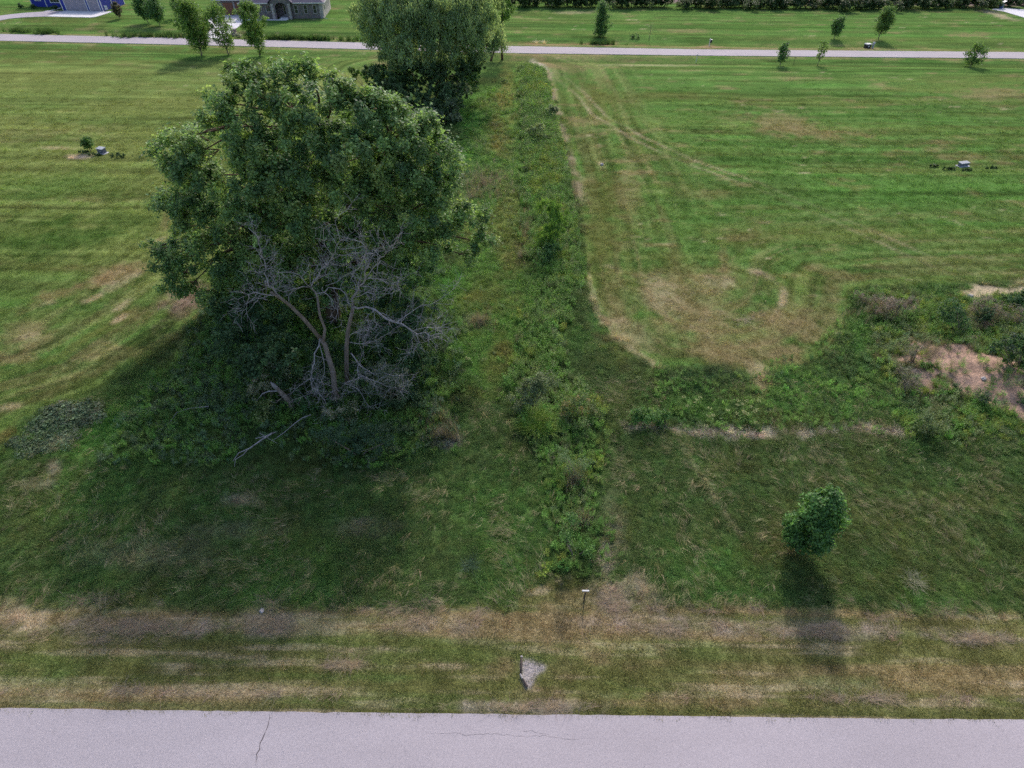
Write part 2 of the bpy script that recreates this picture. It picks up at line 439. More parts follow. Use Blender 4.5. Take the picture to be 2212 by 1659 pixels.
# patches of a colour of their own: u, v, half width, half height, turn (deg), colour, strength
PATCH = [
 (1700, 270, 110, 22, 8, C_TAN, .55), (1860, 290, 50, 10, 5, C_TAN, .45), (2050, 185, 120, 12, 0, C_YEL, .5), (2140, 205, 90, 14, 0, C_TAN, .45), (1400, 205, 160, 10, 0, C_OLIVE, .5),
 (1310, 215, 60, 40, 20, C_OLIVE, .6), (1500, 650, 120, 70, 15, C_TAN, .45), (1590, 720, 190, 60, 0, C_TAN, .45), (1720, 680, 80, 70, 0, C_TAN, .4),
 (1640, 590, 28, 6, 20, C_STRAW, .9), (1690, 645, 10, 22, 12, C_STRAW, .8), (1430, 640, 28, 40, -30, C_STRAW, .45), (1600, 760, 140, 30, 0, C_TAN, .4), (1545, 610, 30, 12, 0, C_STRAW, .35),
 (1330, 640, 45, 80, 0, C_TAN, .35), (1300, 480, 40, 150, 0, C_OLIVE, .8), (1360, 420, 30, 120, 0, C_TAN, .35), (1450, 560, 60, 30, 0, C_OLIVE, .5), (1600, 520, 80, 20, 0, C_OLIVE, .5),
 (1540, 420, 70, 14, 0, C_TAN, .3), (1640, 815, 20, 34, 0, C_STRAW, .7), (1560, 560, 14, 30, 0, C_TAN, .5), (1300, 355, 8, 8, 0, C_STRAW, .9), (1800, 590, 60, 10, 10, C_TAN, .4),
 (1750, 500, 90, 18, 6, C_YEL, .4), (2080, 560, 140, 16, 0, C_YEL, .35), (1950, 430, 150, 20, 4, C_BRIGHT, .5), (1600, 350, 130, 22, 6, C_BRIGHT, .4), (2100, 480, 140, 26, 0, C_BRIGHT, .45),
 (1500, 480, 60, 40, 0, C_BRIGHT, .4), (1450, 250, 120, 20, 4, C_BRIGHT, .35), (1380, 690, 20, 60, -25, C_BRIGHT, .5),
 # left field
 (150, 180, 200, 22, -2, C_YEL, .55), (60, 120, 200, 16, 2, C_OLIVE, .5), (280, 235, 160, 14, -2, C_YEL, .45), (90, 290, 160, 14, -3, C_TAN, .25), (250, 300, 90, 10, 0, C_YEL, .5),
 (100, 400, 160, 30, -4, C_BRIGHT, .35), (90, 520, 170, 50, -6, np.array([.05, .105, .022]), .75), (280, 470, 120, 40, -6, np.array([.055, .115, .024]), .55), (330, 400, 100, 18, -6, C_YEL, .4),
 (60, 500, 60, 10, -4, C_YEL, .4), (240, 595, 90, 16, -18, C_TAN, .75), (130, 640, 70, 14, -18, C_TAN, .6), (250, 615, 60, 8, -25, C_STRAW, .4), (345, 520, 22, 6, -35, C_STRAW, .5), (360, 480, 10, 25, 20, C_TAN, .5),
 (200, 720, 110, 24, -25, C_ORANGE, .35), (60, 720, 70, 30, -15, C_TAN, .55), (330, 760, 60, 24, -30, C_ORANGE, .45), (395, 655, 55, 30, -30, np.array([.24, .17, .14]), .95),
 (40, 775, 60, 16, -15, C_TAN, .45), (170, 770, 24, 5, -30, C_STRAW, .7), (60, 725, 30, 8, -10, C_STRAW, .4), (110, 655, 24, 5, -10, C_STRAW, .6), (195, 645, 22, 6, -20, C_STRAW, .7), (250, 690, 20, 5, -25, C_STRAW, .6),
 (270, 655, 30, 6, -30, C_STRAW, .55), (20, 880, 36, 8, -15, C_STRAW, .75), (230, 840, 160, 20, -28, C_DARK, .35), (160, 820, 200, 14, -25, C_TAN, .35), (20, 945, 34, 22, 0, C_ORANGE, .85),
 (178, 338, 28, 5, 0, np.array([.55, .42, .33]), 1.0), (115, 320, 40, 4, 0, C_STRAW, .5), (95, 370, 60, 8, 0, C_YEL, .4), (180, 430, 30, 5, 0, C_TAN, .3),
 # meadow beside the weeds
 (1075, 290, 28, 70, 0, C_ORANGE, .85), (1090, 200, 16, 60, 0, C_ORANGE, .7), (1015, 250, 40, 50, 0, C_BRIGHT, .85), (1010, 330, 30, 26, 0, C_BRIGHT, .6), (1110, 570, 40, 40, 0, C_ORANGE, .45),
 (1060, 640, 60, 40, 0, C_ORANGE, .4), (1085, 760, 24, 40, 0, C_ORANGE, .8), (1060, 800, 20, 40, 0, C_ORANGE, .5), (960, 600, 50, 40, 0, C_BRIGHT, .85), (1000, 770, 60, 50, 0, C_BRIGHT, .45),
 (1000, 680, 40, 30, 0, C_BRIGHT, .4), (1045, 400, 60, 40, 0, C_GREY, .2), (1010, 850, 60, 20, 0, C_OLIVE, .6), (960, 950, 30, 14, 0, C_GREY, .7), (1020, 700, 40, 20, 0, C_GREY, .35), (940, 170, 60, 30, 0, C_BRIGHT, .3),
 (230, 930, 80, 24, -32, C_BRIGHT, .95), (330, 840, 70, 22, -40, C_BRIGHT, .7), (420, 740, 40, 20, -45, C_YEL, .3), (120, 1015, 14, 20, 10, C_LILAC, .9), (150, 1040, 60, 20, 0, C_OLIVE, .4),
 # right: lush bank, straw line and rough ground
 (1515, 825, 85, 32, 5, np.array([.035, .075, .028]), .9), (1740, 845, 80, 45, 0, C_BRIGHT, .75), (1640, 850, 24, 24, 0, C_TAN, .7), (1345, 760, 40, 60, 20, C_OLIVE, .5), (1370, 720, 60, 20, 35, C_STRAW, .3),
 (1340, 860, 40, 40, 0, C_ORANGE, .22), (1960, 800, 40, 30, 0, C_YEL, .5), (1930, 860, 40, 40, 0, C_BRIGHT, .4), (2060, 900, 60, 20, 0, C_YEL, .45), (1985, 730, 30, 18, 0, C_YEL, .7), (2160, 915, 80, 22, 0, C_BRIGHT, .7), (1560, 880, 150, 24, 0, C_BRIGHT, .6), (1860, 740, 26, 70, 0, C_BRIGHT, .7), (1800, 880, 80, 30, 0, C_BRIGHT, .6),
 (1930, 700, 40, 20, 0, np.array([.05, .085, .035]), .7), (2100, 740, 60, 20, 0, C_OLIVE, .6), (2010, 780, 30, 24, 0, C_GREY, .5), (1975, 830, 40, 40, 0, C_GREY, .4),
 # front grass
 (520, 1080, 30, 14, 0, C_LILAC, .5), (300, 1200, 130, 30, 0, C_LILAC, .25), (560, 1150, 120, 18, 0, C_LILAC, .25), (80, 1110, 80, 80, 0, C_OLIVE, .3), (100, 1050, 40, 10, 0, C_LILAC, .5), (760, 1140, 60, 20, 0, C_LILAC, .22),
 (1330, 1150, 30, 70, 0, C_LILAC, .35), (1320, 1290, 34, 28, 20, C_LILAC, .9), (1385, 1275, 34, 20, 40, C_LILAC, .6), (1306, 1220, 10, 40, 0, C_LILAC, .75), (1230, 1290, 60, 34, 0, C_OLIVE, .8), (1220, 1320, 70, 30, 0, C_TAN, .6),
 (1900, 1130, 260, 60, 8, C_OLIVE, .35), (1960, 1250, 200, 40, 0, C_OLIVE, .35), (1720, 1190, 30, 24, 0, C_TAN, .35), (2100, 1080, 120, 30, 0, C_OLIVE, .35), (1290, 1345, 80, 20, 0, C_TAN, .6),
 # verge
 (50, 1345, 50, 34, 15, C_STRAW, .85), (320, 1355, 170, 22, 0, C_LILAC, .85), (580, 1350, 60, 30, 0, C_LILAC, .7), (900, 1345, 90, 20, 0, C_LILAC, .5), (1000, 1350, 60, 26, 0, C_STRAW, .35), (1480, 1355, 160, 18, 2, C_LILAC, .8),
 (1780, 1360, 140, 22, 2, C_LILAC, .75), (2080, 1375, 160, 14, 3, C_LILAC, .8), (1240, 1400, 120, 30, 0, C_TAN, .5), (1150, 1500, 60, 30, 0, C_TAN, .8), (1090, 1440, 40, 30, 0, C_TAN, .55), (1210, 1440, 60, 30, 0, C_TAN, .55),
 (1300, 1420, 120, 24, 0, C_TAN, .4), (800, 1405, 90, 8, 0, C_STRAW, .6), (520, 1420, 120, 9, 0, C_STRAW, .55), (250, 1385, 110, 9, 0, C_STRAW, .5), (740, 1437, 60, 6, 0, C_STRAW, .7), (480, 1437, 30, 6, 0, C_STRAW, .7),
 (900, 1440, 160, 6, 0, C_STRAW, .5), (1500, 1520, 300, 10, 1, C_TAN, .5), (1150, 1525, 120, 14, 0, C_LILAC, .7), (1900, 1440, 300, 14, 1, C_OLIVE, .7), (200, 1490, 260, 6, 0, C_STRAW, .55), (600, 1500, 200, 6, 0, C_STRAW, .55),
 (1100, 1495, 160, 5, 0, C_STRAW, .35), (1900, 1508, 400, 6, 1, C_STRAW, .65), (100, 1450, 160, 20, 0, C_MOWN, .35), (400, 1465, 200, 10, 0, C_MOWN, .3), (850, 1465, 160, 9, 0, C_MOWN, .3), (1880, 1480, 260, 14, 0, C_MOWN, .3),
 # beyond the far road
 (1290, 93.5, 170, 3.5, 1, np.array([.23, .14, .085]), .8), (1180, 96, 60, 4, 1, C_TAN, .7), (1640, 104, 300, 3, 1, C_TAN, .6), (2000, 108, 300, 3, 1, C_YEL, .6), (1878, 103, 40, 4, 0, C_TAN, .9), (1530, 98, 26, 5, 0, C_TAN, .9),
 (1480, 66, 70, 4, 0, C_TAN, .5), (1240, 27, 40, 3, 0, C_STRAW, .4), (2090, 75, 50, 5, 0, C_TAN, .5), (1560, 85, 160, 4, 0, C_DARK, .3), (1300, 60, 120, 8, 0, C_BRIGHT, .35), (1700, 60, 200, 8, 0, C_BRIGHT, .4),
 (2150, 30, 40, 5, 15, C_SAND, .7), (1170, 132, 30, 8, 30, C_TAN, .6), (1225, 145, 40, 10, 10, C_TAN, .4), (1290, 125, 200, 4, 1, C_TAN, .35), (300, 105, 300, 4, 1, C_OLIVE, .6), (1400, 140, 90, 4, 0, C_STRAW, .35),
 (660, 100, 90, 6, 1, C_TAN, .3), (840, 145, 26, 8, 20, C_TAN, .5), (720, 40, 60, 12, 0, C_BRIGHT, .5), (600, 55, 60, 6, 0, C_BRIGHT, .4), (100, 45, 160, 5, 0, C_OLIVE, .5),
]

def paint(x, y):
    """natural colour of the ground cover and the kind of cover at world x, y"""
    P = np.stack([x, y, np.zeros_like(x)], 1)
    u, v, zc = proj(P)
    n1 = fbm(x * .35, y * .35, 21, 4); n2 = fbm(x * 1.3, y * 1.3, 31, 3); n3 = fbm(x * .08, y * .08, 41, 3)
    wsd = sdist(P_WILD, x, y)
    wob = (n2 - .5) * .9
    wild = sstep(.25, -.25, wsd + wob * .8)
    dnear = y - edge_y(x)
    verge = (1 - wild) * (dnear < 9).astype(float)
    mown = (1 - wild) * (dnear >= 9)
    c = np.tile(C_MOWN, (len(x), 1))
    # mowing rows: follow the edge of the uncut ground close to it, run along the road elsewhere
    rows = fbm(x * .05 + n3 * 2, y * 1.1, 51, 3)
    rows2 = fbm(x * .012, y * .35, 57, 2)
    conc = fbm(wsd * 1.15 + n3 * 1.5, (x + y) * .06, 61, 3)
    wc = sstep(17, 8, wsd) * (y > 24)
    fine = vnoise(x * .035 + n3 * 3, y * 1.5 + (n3 - .5) * 3, 53) * (1 - wc) + vnoise(wsd * 1.9 + n1 * .4, (x - y) * .05, 63) * wc
    ph = (y + (n3 - .5) * 5) / 1.7 * (1 - wc) + (wsd + (n1 - .5) * .5) / 1.5 * wc
    band = np.tanh(3 * np.sin(2 * np.pi * ph * .5)) * sstep(.2, .5, fbm(x * .02, y * .1, 59, 2))
    seam = np.exp(-((ph - np.round(ph)) / .11) ** 2)
    lines = vnoise(x * .02 + n3 * 2, y * 3.1, 55) * (1 - wc) + vnoise(wsd * 3.6 + n1 * .5, (x - y) * .08, 65) * wc
    r = rows * (1 - wc) + conc * wc
    c = lerp(c, C_BRIGHT, sstep(.5, .75, r) * .6)
    c = lerp(c, C_OLIVE, sstep(.48, .25, r) * .4)
    c = lerp(c, C_YEL, sstep(.5, .7, rows2) * .35)
    c = lerp(c, C_TAN, sstep(.60, .85, fbm(x * .25, y * .6, 71, 4)) * .55)
    c = lerp(c, C_TAN, wc * sstep(.5, .68, conc) * .34)
    c = lerp(c, C_STRAW, sstep(.74, .86, fbm(x * .5, y * 1.3, 77, 3)) * .6 * mown * sstep(.45, .65, n3))
    c = lerp(c, C_TAN, sstep(.78, .95, lines) * .28 * (.4 + wc))
    lf = sstep(-12, -26, x) * sstep(34, 50, y) * sstep(112, 100, y)
    c = lerp(c, np.array([.175, .21, .066]), lf * (.55 + .4 * sstep(.35, .6, fbm(x * .04, y * .14, 121, 3))))
    c = c * (.80 + .40 * n1)[:, None] * (.72 + .56 * fine)[:, None] * (1 - .35 * sstep(.25, .08, lines))[:, None] * (1 + .07 * band - .16 * seam * (.3 + n1))[:, None]
    # tall uncut grass
    t = np.tile(C_TALL, (len(x), 1))
    t = lerp(t, C_OLIVE, sstep(.5, .78, n1) * .4)
    t = lerp(t, C_BRIGHT, sstep(.5, .75, fbm(x * .2, y * .2, 81, 3)) * .35)
    t = t * (.75 + .5 * n2)[:, None]
    # meadow of coarse grass beside the weeds
    md = sstep(.8, -.8, sdist(P_MEAD, x, y) + wob)
    t = lerp(t, C_BRIGHT * .8 + C_YEL * .35, md * .75)
    t = lerp(t, C_ORANGE, md * sstep(.5, .72, fbm(x * .3, y * .16, 91, 3)) * .5)
    c = c * (1 - wild)[:, None] + t * wild[:, None]
    # verge along the near road: worn, straw-coloured rows
    vr = fbm(x * .06, dnear * 1.5, 101, 3)
    vc = np.tile(np.array([.14, .145, .055]), (len(x), 1))
    vc = lerp(vc, C_OLIVE, sstep(.5, .3, vr) * .6)
    vc = lerp(vc, C_TAN, sstep(.48, .7, vr) * .75)
    vc = lerp(vc, C_STRAW, sstep(.56, .74, fbm(x * .22, dnear * 3.4, 107, 3)) * .6)
    vc = lerp(vc, C_BRIGHT, sstep(.52, .7, fbm(x * .15, dnear * 2.0, 109, 3)) * .22)
    vc = vc * (.75 + .5 * n2)[:, None]
    c = c * (1 - verge)[:, None] + vc * verge[:, None]
    fine = np.where(verge > .5, fbm(x * .14, dnear * 3.2, 123, 3) * 1.3 - .15, fine)
    lump = fbm(x * .8, dnear * 2.8, 127, 3)
    # patches
    for (pu, pv, ru, rv, ang, k, s) in PATCH:
        far = zc.min() if len(zc) else 0
        m = (np.abs(u - pu) < 2.2 * max(ru, rv)) & (np.abs(v - pv) < 2.2 * max(ru, rv))
        if not m.any(): continue
        a = math.radians(ang)
        du = u[m] - pu; dv = v[m] - pv
        e = np.sqrt(((du * math.cos(a) + dv * math.sin(a)) / ru) ** 2 + ((-du * math.sin(a) + dv * math.cos(a)) / rv) ** 2)
        w = sstep(1.4, .25, e + (n1[m] - .5) * 1.6 + (n2[m] - .5) * 1.6) * s * (.55 + .9 * (fine[m] if rv < 30 else n2[m]))
        w = np.clip(w, 0, 1)
        w = w * np.where(verge[m] > .5, .3 + .85 * sstep(.38, .6, lump[m]), 1.0)
        c[m] = c[m] * (1 - w[:, None]) + np.asarray(k)[None] * w[:, None] * (.85 + .3 * n2[m])[:, None]
    # worn wheel tracks and bare edges
    dt = ldist(L_TRACK, x, y)
    fade = sstep(.35, .6, fbm(x * .12, y * .12, 111, 2))
    w = np.exp(-((np.abs(dt + (n1 - .5) * .4) - .75) / .22) ** 2) * (.15 + .5 * fade) * mown
    c = lerp(c, C_SAND * .85, w)
    w = sstep(1.0, .2, ldist(L_EDGE, x, y) + (n2 - .5) * 1.2)
    c = lerp(c, np.array([.34, .26, .20]), w * .6 * sstep(.35, .55, n1))
    w = sstep(.45, .1, ldist(L_EDGE2, x, y) + (n2 - .5) * .5)
    c = lerp(c, C_STRAW, w * .5)
    w = sstep(.9, .2, ldist(L_DRIVE, x, y) + (n2 - .5) * .6)
    c = lerp(c, np.array([.5, .42, .36]), w * .9)
    w = sstep(.55, .05, ldist(L_STRAW, x, y) + (n2 - .5) * 1.1 + (n1 - .5) * .8)
    c = lerp(c, np.array([.43, .375, .33]), w * .9)
    w = sstep(.18, .03, ldist(L_FAINT, x, y)) * .35
    c = lerp(c, C_STRAW, w)
    # bare soil
    bare = sstep(.5, .1, ldist(L_EDGE, x, y) + (n2 - .5) * 1.2) * .7 * sstep(.35, .55, n1)
    sd = sdist(P_DIRT, x, y)
    w = sstep(.5, -.5, sd + (n1 - .5) * 4.5 + (n2 - .5) * 2.4)
    c = lerp(c, C_DIRT * 1.0, w); c = lerp(c, C_DIRT * .7, w * sstep(.5, .7, n2) * .7); bare = np.maximum(bare, w)
    w = sstep(.4, -.4, sdist(P_SAND, x, y) + (n2 - .5) * 1.5 + (n1 - .5) * 1.2)
    c = lerp(c, C_SAND, w * .85); bare = np.maximum(bare, w * .8)
    w = sstep(.12, -.15, sdist(P_SOIL, x, y) + (n2 - .5) * .3)
    c = lerp(c, C_SOIL, w); bare = np.maximum(bare, w)
    # verges of the far road, the field behind the hedge
    df = y - farmid_y(x)
    w = np.exp(-((np.abs(df) - 3.5) / .5) ** 2) * sstep(.3, .6, n1)
    c = lerp(c, C_TAN, w * .7)
    w = np.exp(-((df + 7.0) / .45) ** 2)
    c = lerp(c, C_DARK, w * .6)
    w = sstep(165, 169, y) * (x > 20)
    c = lerp(c, C_PLOUGH, w)
    zone = dict(wild=wild, verge=verge, mown=mown, bare=bare, md=md, wsd=wsd, n1=n1, n2=n2, u=u, v=v)
    return np.clip(c, .005, .9), zone

# ------------------------------------------------------------------ the ground: one sheet, finer where it is near
ys = np.concatenate([[-3000, -800, -200, -60, -20, -6, 0], np.geomspace(3, 188, 600), [200, 220, 260, 340, 500, 900, 3500]])
ts = np.concatenate([[-60, -12, -4, -2, -1.4, -1.15], np.linspace(-1, 1, 720), [1.15, 1.4, 2, 4, 12, 60]])
YY, TT = np.meshgrid(ys, ts, indexing='ij')
XX = TT * (14 + 1.12 * np.maximum(YY, 0))
gx, gy = XX.ravel(), YY.ravel()
gz = height(gx, gy)
gcol, gzone = paint(gx, gy)
nr, nc = YY.shape
idx = np.arange(nr * nc).reshape(nr, nc)
quad = np.stack([idx[:-1, :-1], idx[:-1, 1:], idx[1:, 1:], idx[1:, :-1]], -1).reshape(-1, 4)
ground = obj('ground', new_mesh('ground', np.stack([gx, gy, gz], 1), quad, gcol, smooth=True), M_GROUND)
tag(ground, None, None, kind='structure')

# ------------------------------------------------------------------ roads
def ribbon(name, A, B, z, mat, wobble=0.0, step=0.4, edge=0.12):
    """strip between the lines A and B with a thickness of 0.12 m"""
    A = np.array(A); B = np.array(B)
    L = np.concatenate([[0], np.cumsum(np.linalg.norm(np.diff((A + B) / 2, axis=0), axis=1))])
    s = np.arange(0, L[-1], step)
    a = np.stack([np.interp(s, L, A[:, k]) for k in (0, 1)], 1); b = np.stack([np.interp(s, L, B[:, k]) for k in (0, 1)], 1)
    n = (a - b); n /= np.linalg.norm(n, axis=1, keepdims=True)
    a = a + n * ((fbm(s * 1.7, s * 0, 5, 3) - .5) * wobble)[:, None]
    b = b - n * ((fbm(s * 1.7, s * 0 + 9, 6, 3) - .5) * wobble)[:, None]
    m = len(s); K = 9
    rows = []
    for k in range(K):
        f = k / (K - 1)
        q = a * (1 - f) + b * f
        zz = z
        rows.append(np.column_stack([q, np.full(m, zz)]))
    rows.insert(0, np.column_stack([a, np.full(m, z - edge)])); rows.append(np.column_stack([b, np.full(m, z - edge)]))
    V = np.stack(rows, 1).reshape(-1, 3); K += 2
    ii = np.arange(m * K).reshape(m, K)
    F = np.stack([ii[:-1, :-1], ii[1:, :-1], ii[1:, 1:], ii[:-1, 1:]], -1).reshape(-1, 4)
    o = obj(name, new_mesh(name, V, F, smooth=False), mat)
    tag(o, None, None, kind='structure')
    return o

NE = np.array(NEAR_EDGE)
road_near = ribbon('road', [(x, y) for x, y in NE], [(x, y - 6.4) for x, y in NE], 0.012, M_ROAD, 0.07, 0.15)
road_far = ribbon('road', FAR_A, FAR_B, 0.012, M_ROAD, 0.2, 0.6)

M_CRACK = mat_noise('crack_dark', (0.06, 0.05, 0.055), (0.12, 0.10, 0.11), 20, 0.95, 0)
def crack(pts, w0, seed, z=0.0):
    """thin irregular dark line lying on the near road"""
    rg = np.random.default_rng(seed)
    P = []
    for (a, b) in zip(pts[:-1], pts[1:]):
        a = G(*a)[:2]; b = G(*b)[:2]
        n = max(3, int(np.linalg.norm(b - a) / .12))
        for k in range(n):
            P.append(a + (b - a) * k / n + rg.normal(0, .02, 2))
    P = np.array(P)
    tn = np.gradient(P, axis=0); tn /= np.linalg.norm(tn, axis=1, keepdims=True) + 1e-9
    nn = np.stack([-tn[:, 1], tn[:, 0]], 1)
    w = w0 * (.35 + rg.random(len(P))) * np.minimum(1, np.linspace(0, 6, len(P))) * np.minimum(1, np.linspace(6, 0, len(P)))
    yy = edge_y(P[:, 0]) - P[:, 1]
    zc = np.full(len(P), .012 + .005)
    V = np.concatenate([np.column_stack([P + nn * w[:, None], zc]), np.column_stack([P - nn * w[:, None], zc])])
    n = len(P); i = np.arange(n - 1)
    F = np.stack([i, i + 1, i + 1 + n, i + n], 1)
    return obj('crack', new_mesh('crack', V, F), M_CRACK, road_near)
crack([(583, 1543), (582, 1556), (575, 1580), (563, 1605), (556, 1635), (548, 1662)], .016, 1)
crack([(910, 1586), (980, 1583), (1010, 1588), (1060, 1586), (1120, 1590), (1180, 1590), (1230, 1597), (1290, 1594)], .003, 2)
crack([(1120, 1578), (1170, 1584), (1200, 1590)], .003, 3)
crack([(1390, 1652), (1394, 1664)], .008, 4)

# ------------------------------------------------------------------ ground cover: blades, weeds and stalks (nobody could count them)
def blades(n, spread, h0, h1, w, bend, seed, seg=2, lean=0.25, sweep=None):
    """a patch of n grass blades as one mesh; sweep = (dx, dy) lays them over"""
    rg = np.random.default_rng(seed)
    V = []; F3 = []; F4 = []; k = 0
    for i in range(n):
        r = spread * math.sqrt(rg.random()); a = rg.random() * 2 * math.pi
        b = np.array([r * math.cos(a), r * math.sin(a), -.02])
        h = h0 + (h1 - h0) * rg.random()
        th = rg.random() * 2 * math.pi
        dr = np.array([math.cos(th), math.sin(th), 0])
        if sweep is not None:
            dr = np.array([sweep[0], sweep[1], 0]) + dr * .45
        side = np.array([-dr[1], dr[0], 0]); side /= np.linalg.norm(side) + 1e-9
        ln = lean * (.4 + rg.random()); bd = bend * (.5 + rg.random())
        pts = []
        for s in range(seg + 1):
            f = s / seg
            up = h * (f - .5 * bd * f * f) if sweep is None else h * (f * .35 - .25 * f * f) + .05
            out = h * (ln * f + bd * .6 * f * f)
            pts.append(b + np.array([0, 0, max(up, .005)]) + dr * out)
        ww = w * (.6 + .8 * rg.random())
        base = k
        for s in range(seg):
            f = 1 - .45 * s / seg
            V += [pts[s] - side * ww * f * .5, pts[s] + side * ww * f * .5]; k += 2
        V.append(pts[-1]); k += 1
        for s in range(seg - 1):
            F4.append((base + 2 * s, base + 2 * s + 1, base + 2 * s + 3, base + 2 * s + 2))
        F3.append((base + 2 * (seg - 1), base + 2 * (seg - 1) + 1, base + 2 * seg))
    return np.array(V), [np.array(F3), np.array(F4)] if F4 else [np.array(F3)]

def leaf_quads(C, D, N, L, W, fold=0.15):
    """rhombic leaves: centres, pointing direction, normal, length, width"""
    D = D / (np.linalg.norm(D, axis=1, keepdims=True) + 1e-9)
    S = np.cross(D, N); S /= np.linalg.norm(S, axis=1, keepdims=True) + 1e-9
    Nn = np.cross(S, D)
    L = np.broadcast_to(L, (len(C),))[:, None]; W = np.broadcast_to(W, (len(C),))[:, None]
    V = np.stack([C - D * L * .5, C + S * W * .5 + Nn * W * fold - D * L * .08, C + D * L * .5, C - S * W * .5 + Nn * W * fold - D * L * .08], 1).reshape(-1, 3)
    F = np.arange(len(V)).reshape(-1, 4)
    return V, F

def rdir(rg, n, up=0.0):
    d = rg.normal(size=(n, 3)); d /= np.linalg.norm(d, axis=1, keepdims=True)
    d[:, 2] += up
    return d / (np.linalg.norm(d, axis=1, keepdims=True) + 1e-9)

def weed(seed, stems, leaves, height_, spread, L, W, up=0.6):
    rg = np.random.default_rng(seed)
    C = []; D = []
    for s in range(stems):
        a = rg.random() * 6.283; r = spread * math.sqrt(rg.random())
        b = np.array([r * math.cos(a), r * math.sin(a), 0]); h = height_ * (.6 + .5 * rg.random())
        tl = np.array([rg.normal(0, .18), rg.normal(0, .18), 1.0])
        for l in range(leaves):
            f = .2 + .8 * (l + rg.random()) / leaves
            th = l * 2.4 + rg.random()
            o = np.array([math.cos(th), math.sin(th), .25])
            C.append(b + tl * h * f + o * L * .55); D.append(o)
    C = np.array(C); D = np.array(D)
    N = rdir(rg, len(C), up * 2)
    k = .6 + .7 * rg.random(len(C))
    return leaf_quads(C, D, N, L * k, W * k)

def dome(seed, n, r, h, L, W):
    rg = np.random.default_rng(seed)
    d = rdir(rg, n, .5); d[:, 2] = np.abs(d[:, 2])
    q = (.55 + .5 * rg.random(n))[:, None]
    C = d * q * np.array([r, r, h])
    N = d + rdir(rg, n) * .5 + np.array([0, 0, .5])
    k = .6 + .7 * rg.random(n)
    return leaf_quads(C, np.cross(N, rdir(rg, n)), N, L * k, W * k)

TEMPL = {}
def template(kind, variants, mat):
    c = bpy.data.collections.new('kit_' + kind)
    for i, (V, F) in enumerate(variants):
        me = new_mesh('kit_%s_%d' % (kind, i), V, F)
        me.materials.append(mat)
        o = bpy.data.objects.new('kit_%s_%d' % (kind, i), me)
        c.objects.link(o)
    TEMPL[kind] = (c, len(variants))

template('mown', [blades(46, .30, .05, .11, .016, .5, 100 + i) for i in range(4)], M_GRASS)
template('tall', [blades(40, .24, .22, .42, .016, .9, 200 + i, 3, .45) for i in range(5)], M_GRASS)
template('wisp', [blades(11, .20, .40, .85, .010, .9, 300 + i, 3, .5, sweep=(.85, .1)) for i in range(4)], M_GRASS)
template('weed', [weed(400 + i, 9, 11, .55, .26, .115, .06) for i in range(3)] + [weed(410 + i, 12, 10, .8, .24, .12, .03) for i in range(2)], M_WEED)
template('low', [dome(500 + i, 70, .34, .28, .10, .075) for i in range(3)], M_WEED)
template('stalk', [blades(14, .22, .6, 1.05, .012, .12, 600 + i, 2, .12) for i in range(3)], M_GRASS)
template('reed', [blades(40, .35, .9, 1.7, .035, .25, 700 + i, 2, .12) for i in range(3)], M_GRASS)

def scatter(name, kind, P, rotz, scale, col, label, cat, tilt=0.12):
    """one object: templates instanced on points"""
    n = len(P)
    me = bpy.data.meshes.new(name)
    me.vertices.add(n); me.vertices.foreach_set('co', np.asarray(P, np.float32).ravel())
    rot = np.zeros((n, 3), np.float32); rot[:, 2] = rotz
    rot[:, :2] = RNG.normal(0, tilt, (n, 2))
    a = me.attributes.new('rot', 'FLOAT_VECTOR', 'POINT'); a.data.foreach_set('vector', rot.ravel())
    a = me.attributes.new('scl', 'FLOAT', 'POINT'); a.data.foreach_set('value', np.asarray(scale, np.float32))
    a = me.attributes.new('pick', 'INT', 'POINT'); a.data.foreach_set('value', RNG.integers(0, TEMPL[kind][1], n).astype(np.int32))
    cc = np.ones((n, 4), np.float32); cc[:, :3] = col
    a = me.attributes.new('col', 'FLOAT_COLOR', 'POINT'); a.data.foreach_set('color', cc.ravel())
    me.update()
    o = bpy.data.objects.new(name, me); COL.objects.link(o)
    g = bpy.data.node_groups.new('scatter_' + name, 'GeometryNodeTree')
    g.interface.new_socket('Geometry', in_out='INPUT', socket_type='NodeSocketGeometry')
    g.interface.new_socket('Geometry', in_out='OUTPUT', socket_type='NodeSocketGeometry')
    gi = g.nodes.new('NodeGroupInput'); go = g.nodes.new('NodeGroupOutput')
    ip = g.nodes.new('GeometryNodeInstanceOnPoints'); ip.inputs['Pick Instance'].default_value = True
    ci = g.nodes.new('GeometryNodeCollectionInfo')
    ci.inputs['Collection'].default_value = TEMPL[kind][0]
    ci.inputs['Separate Children'].default_value = True; ci.inputs['Reset Children'].default_value = True
    def na(nm, dt):
        q = g.nodes.new('GeometryNodeInputNamedAttribute'); q.data_type = dt; q.inputs['Name'].default_value = nm
        return q.outputs['Attribute']
    e2r = g.nodes.new('FunctionNodeEulerToRotation')
    g.links.new(na('rot', 'FLOAT_VECTOR'), e2r.inputs[0])
    g.links.new(gi.outputs[0], ip.inputs['Points']); g.links.new(ci.outputs[0], ip.inputs['Instance'])
    g.links.new(na('pick', 'INT'), ip.inputs['Instance Index'])
    g.links.new(e2r.outputs[0], ip.inputs['Rotation']); g.links.new(na('scl', 'FLOAT'), ip.inputs['Scale'])
    g.links.new(ip.outputs[0], go.inputs[0])
    md = o.modifiers.new('scatter', 'NODES'); md.node_group = g
    tag(o, label, cat, kind='stuff')
    return o

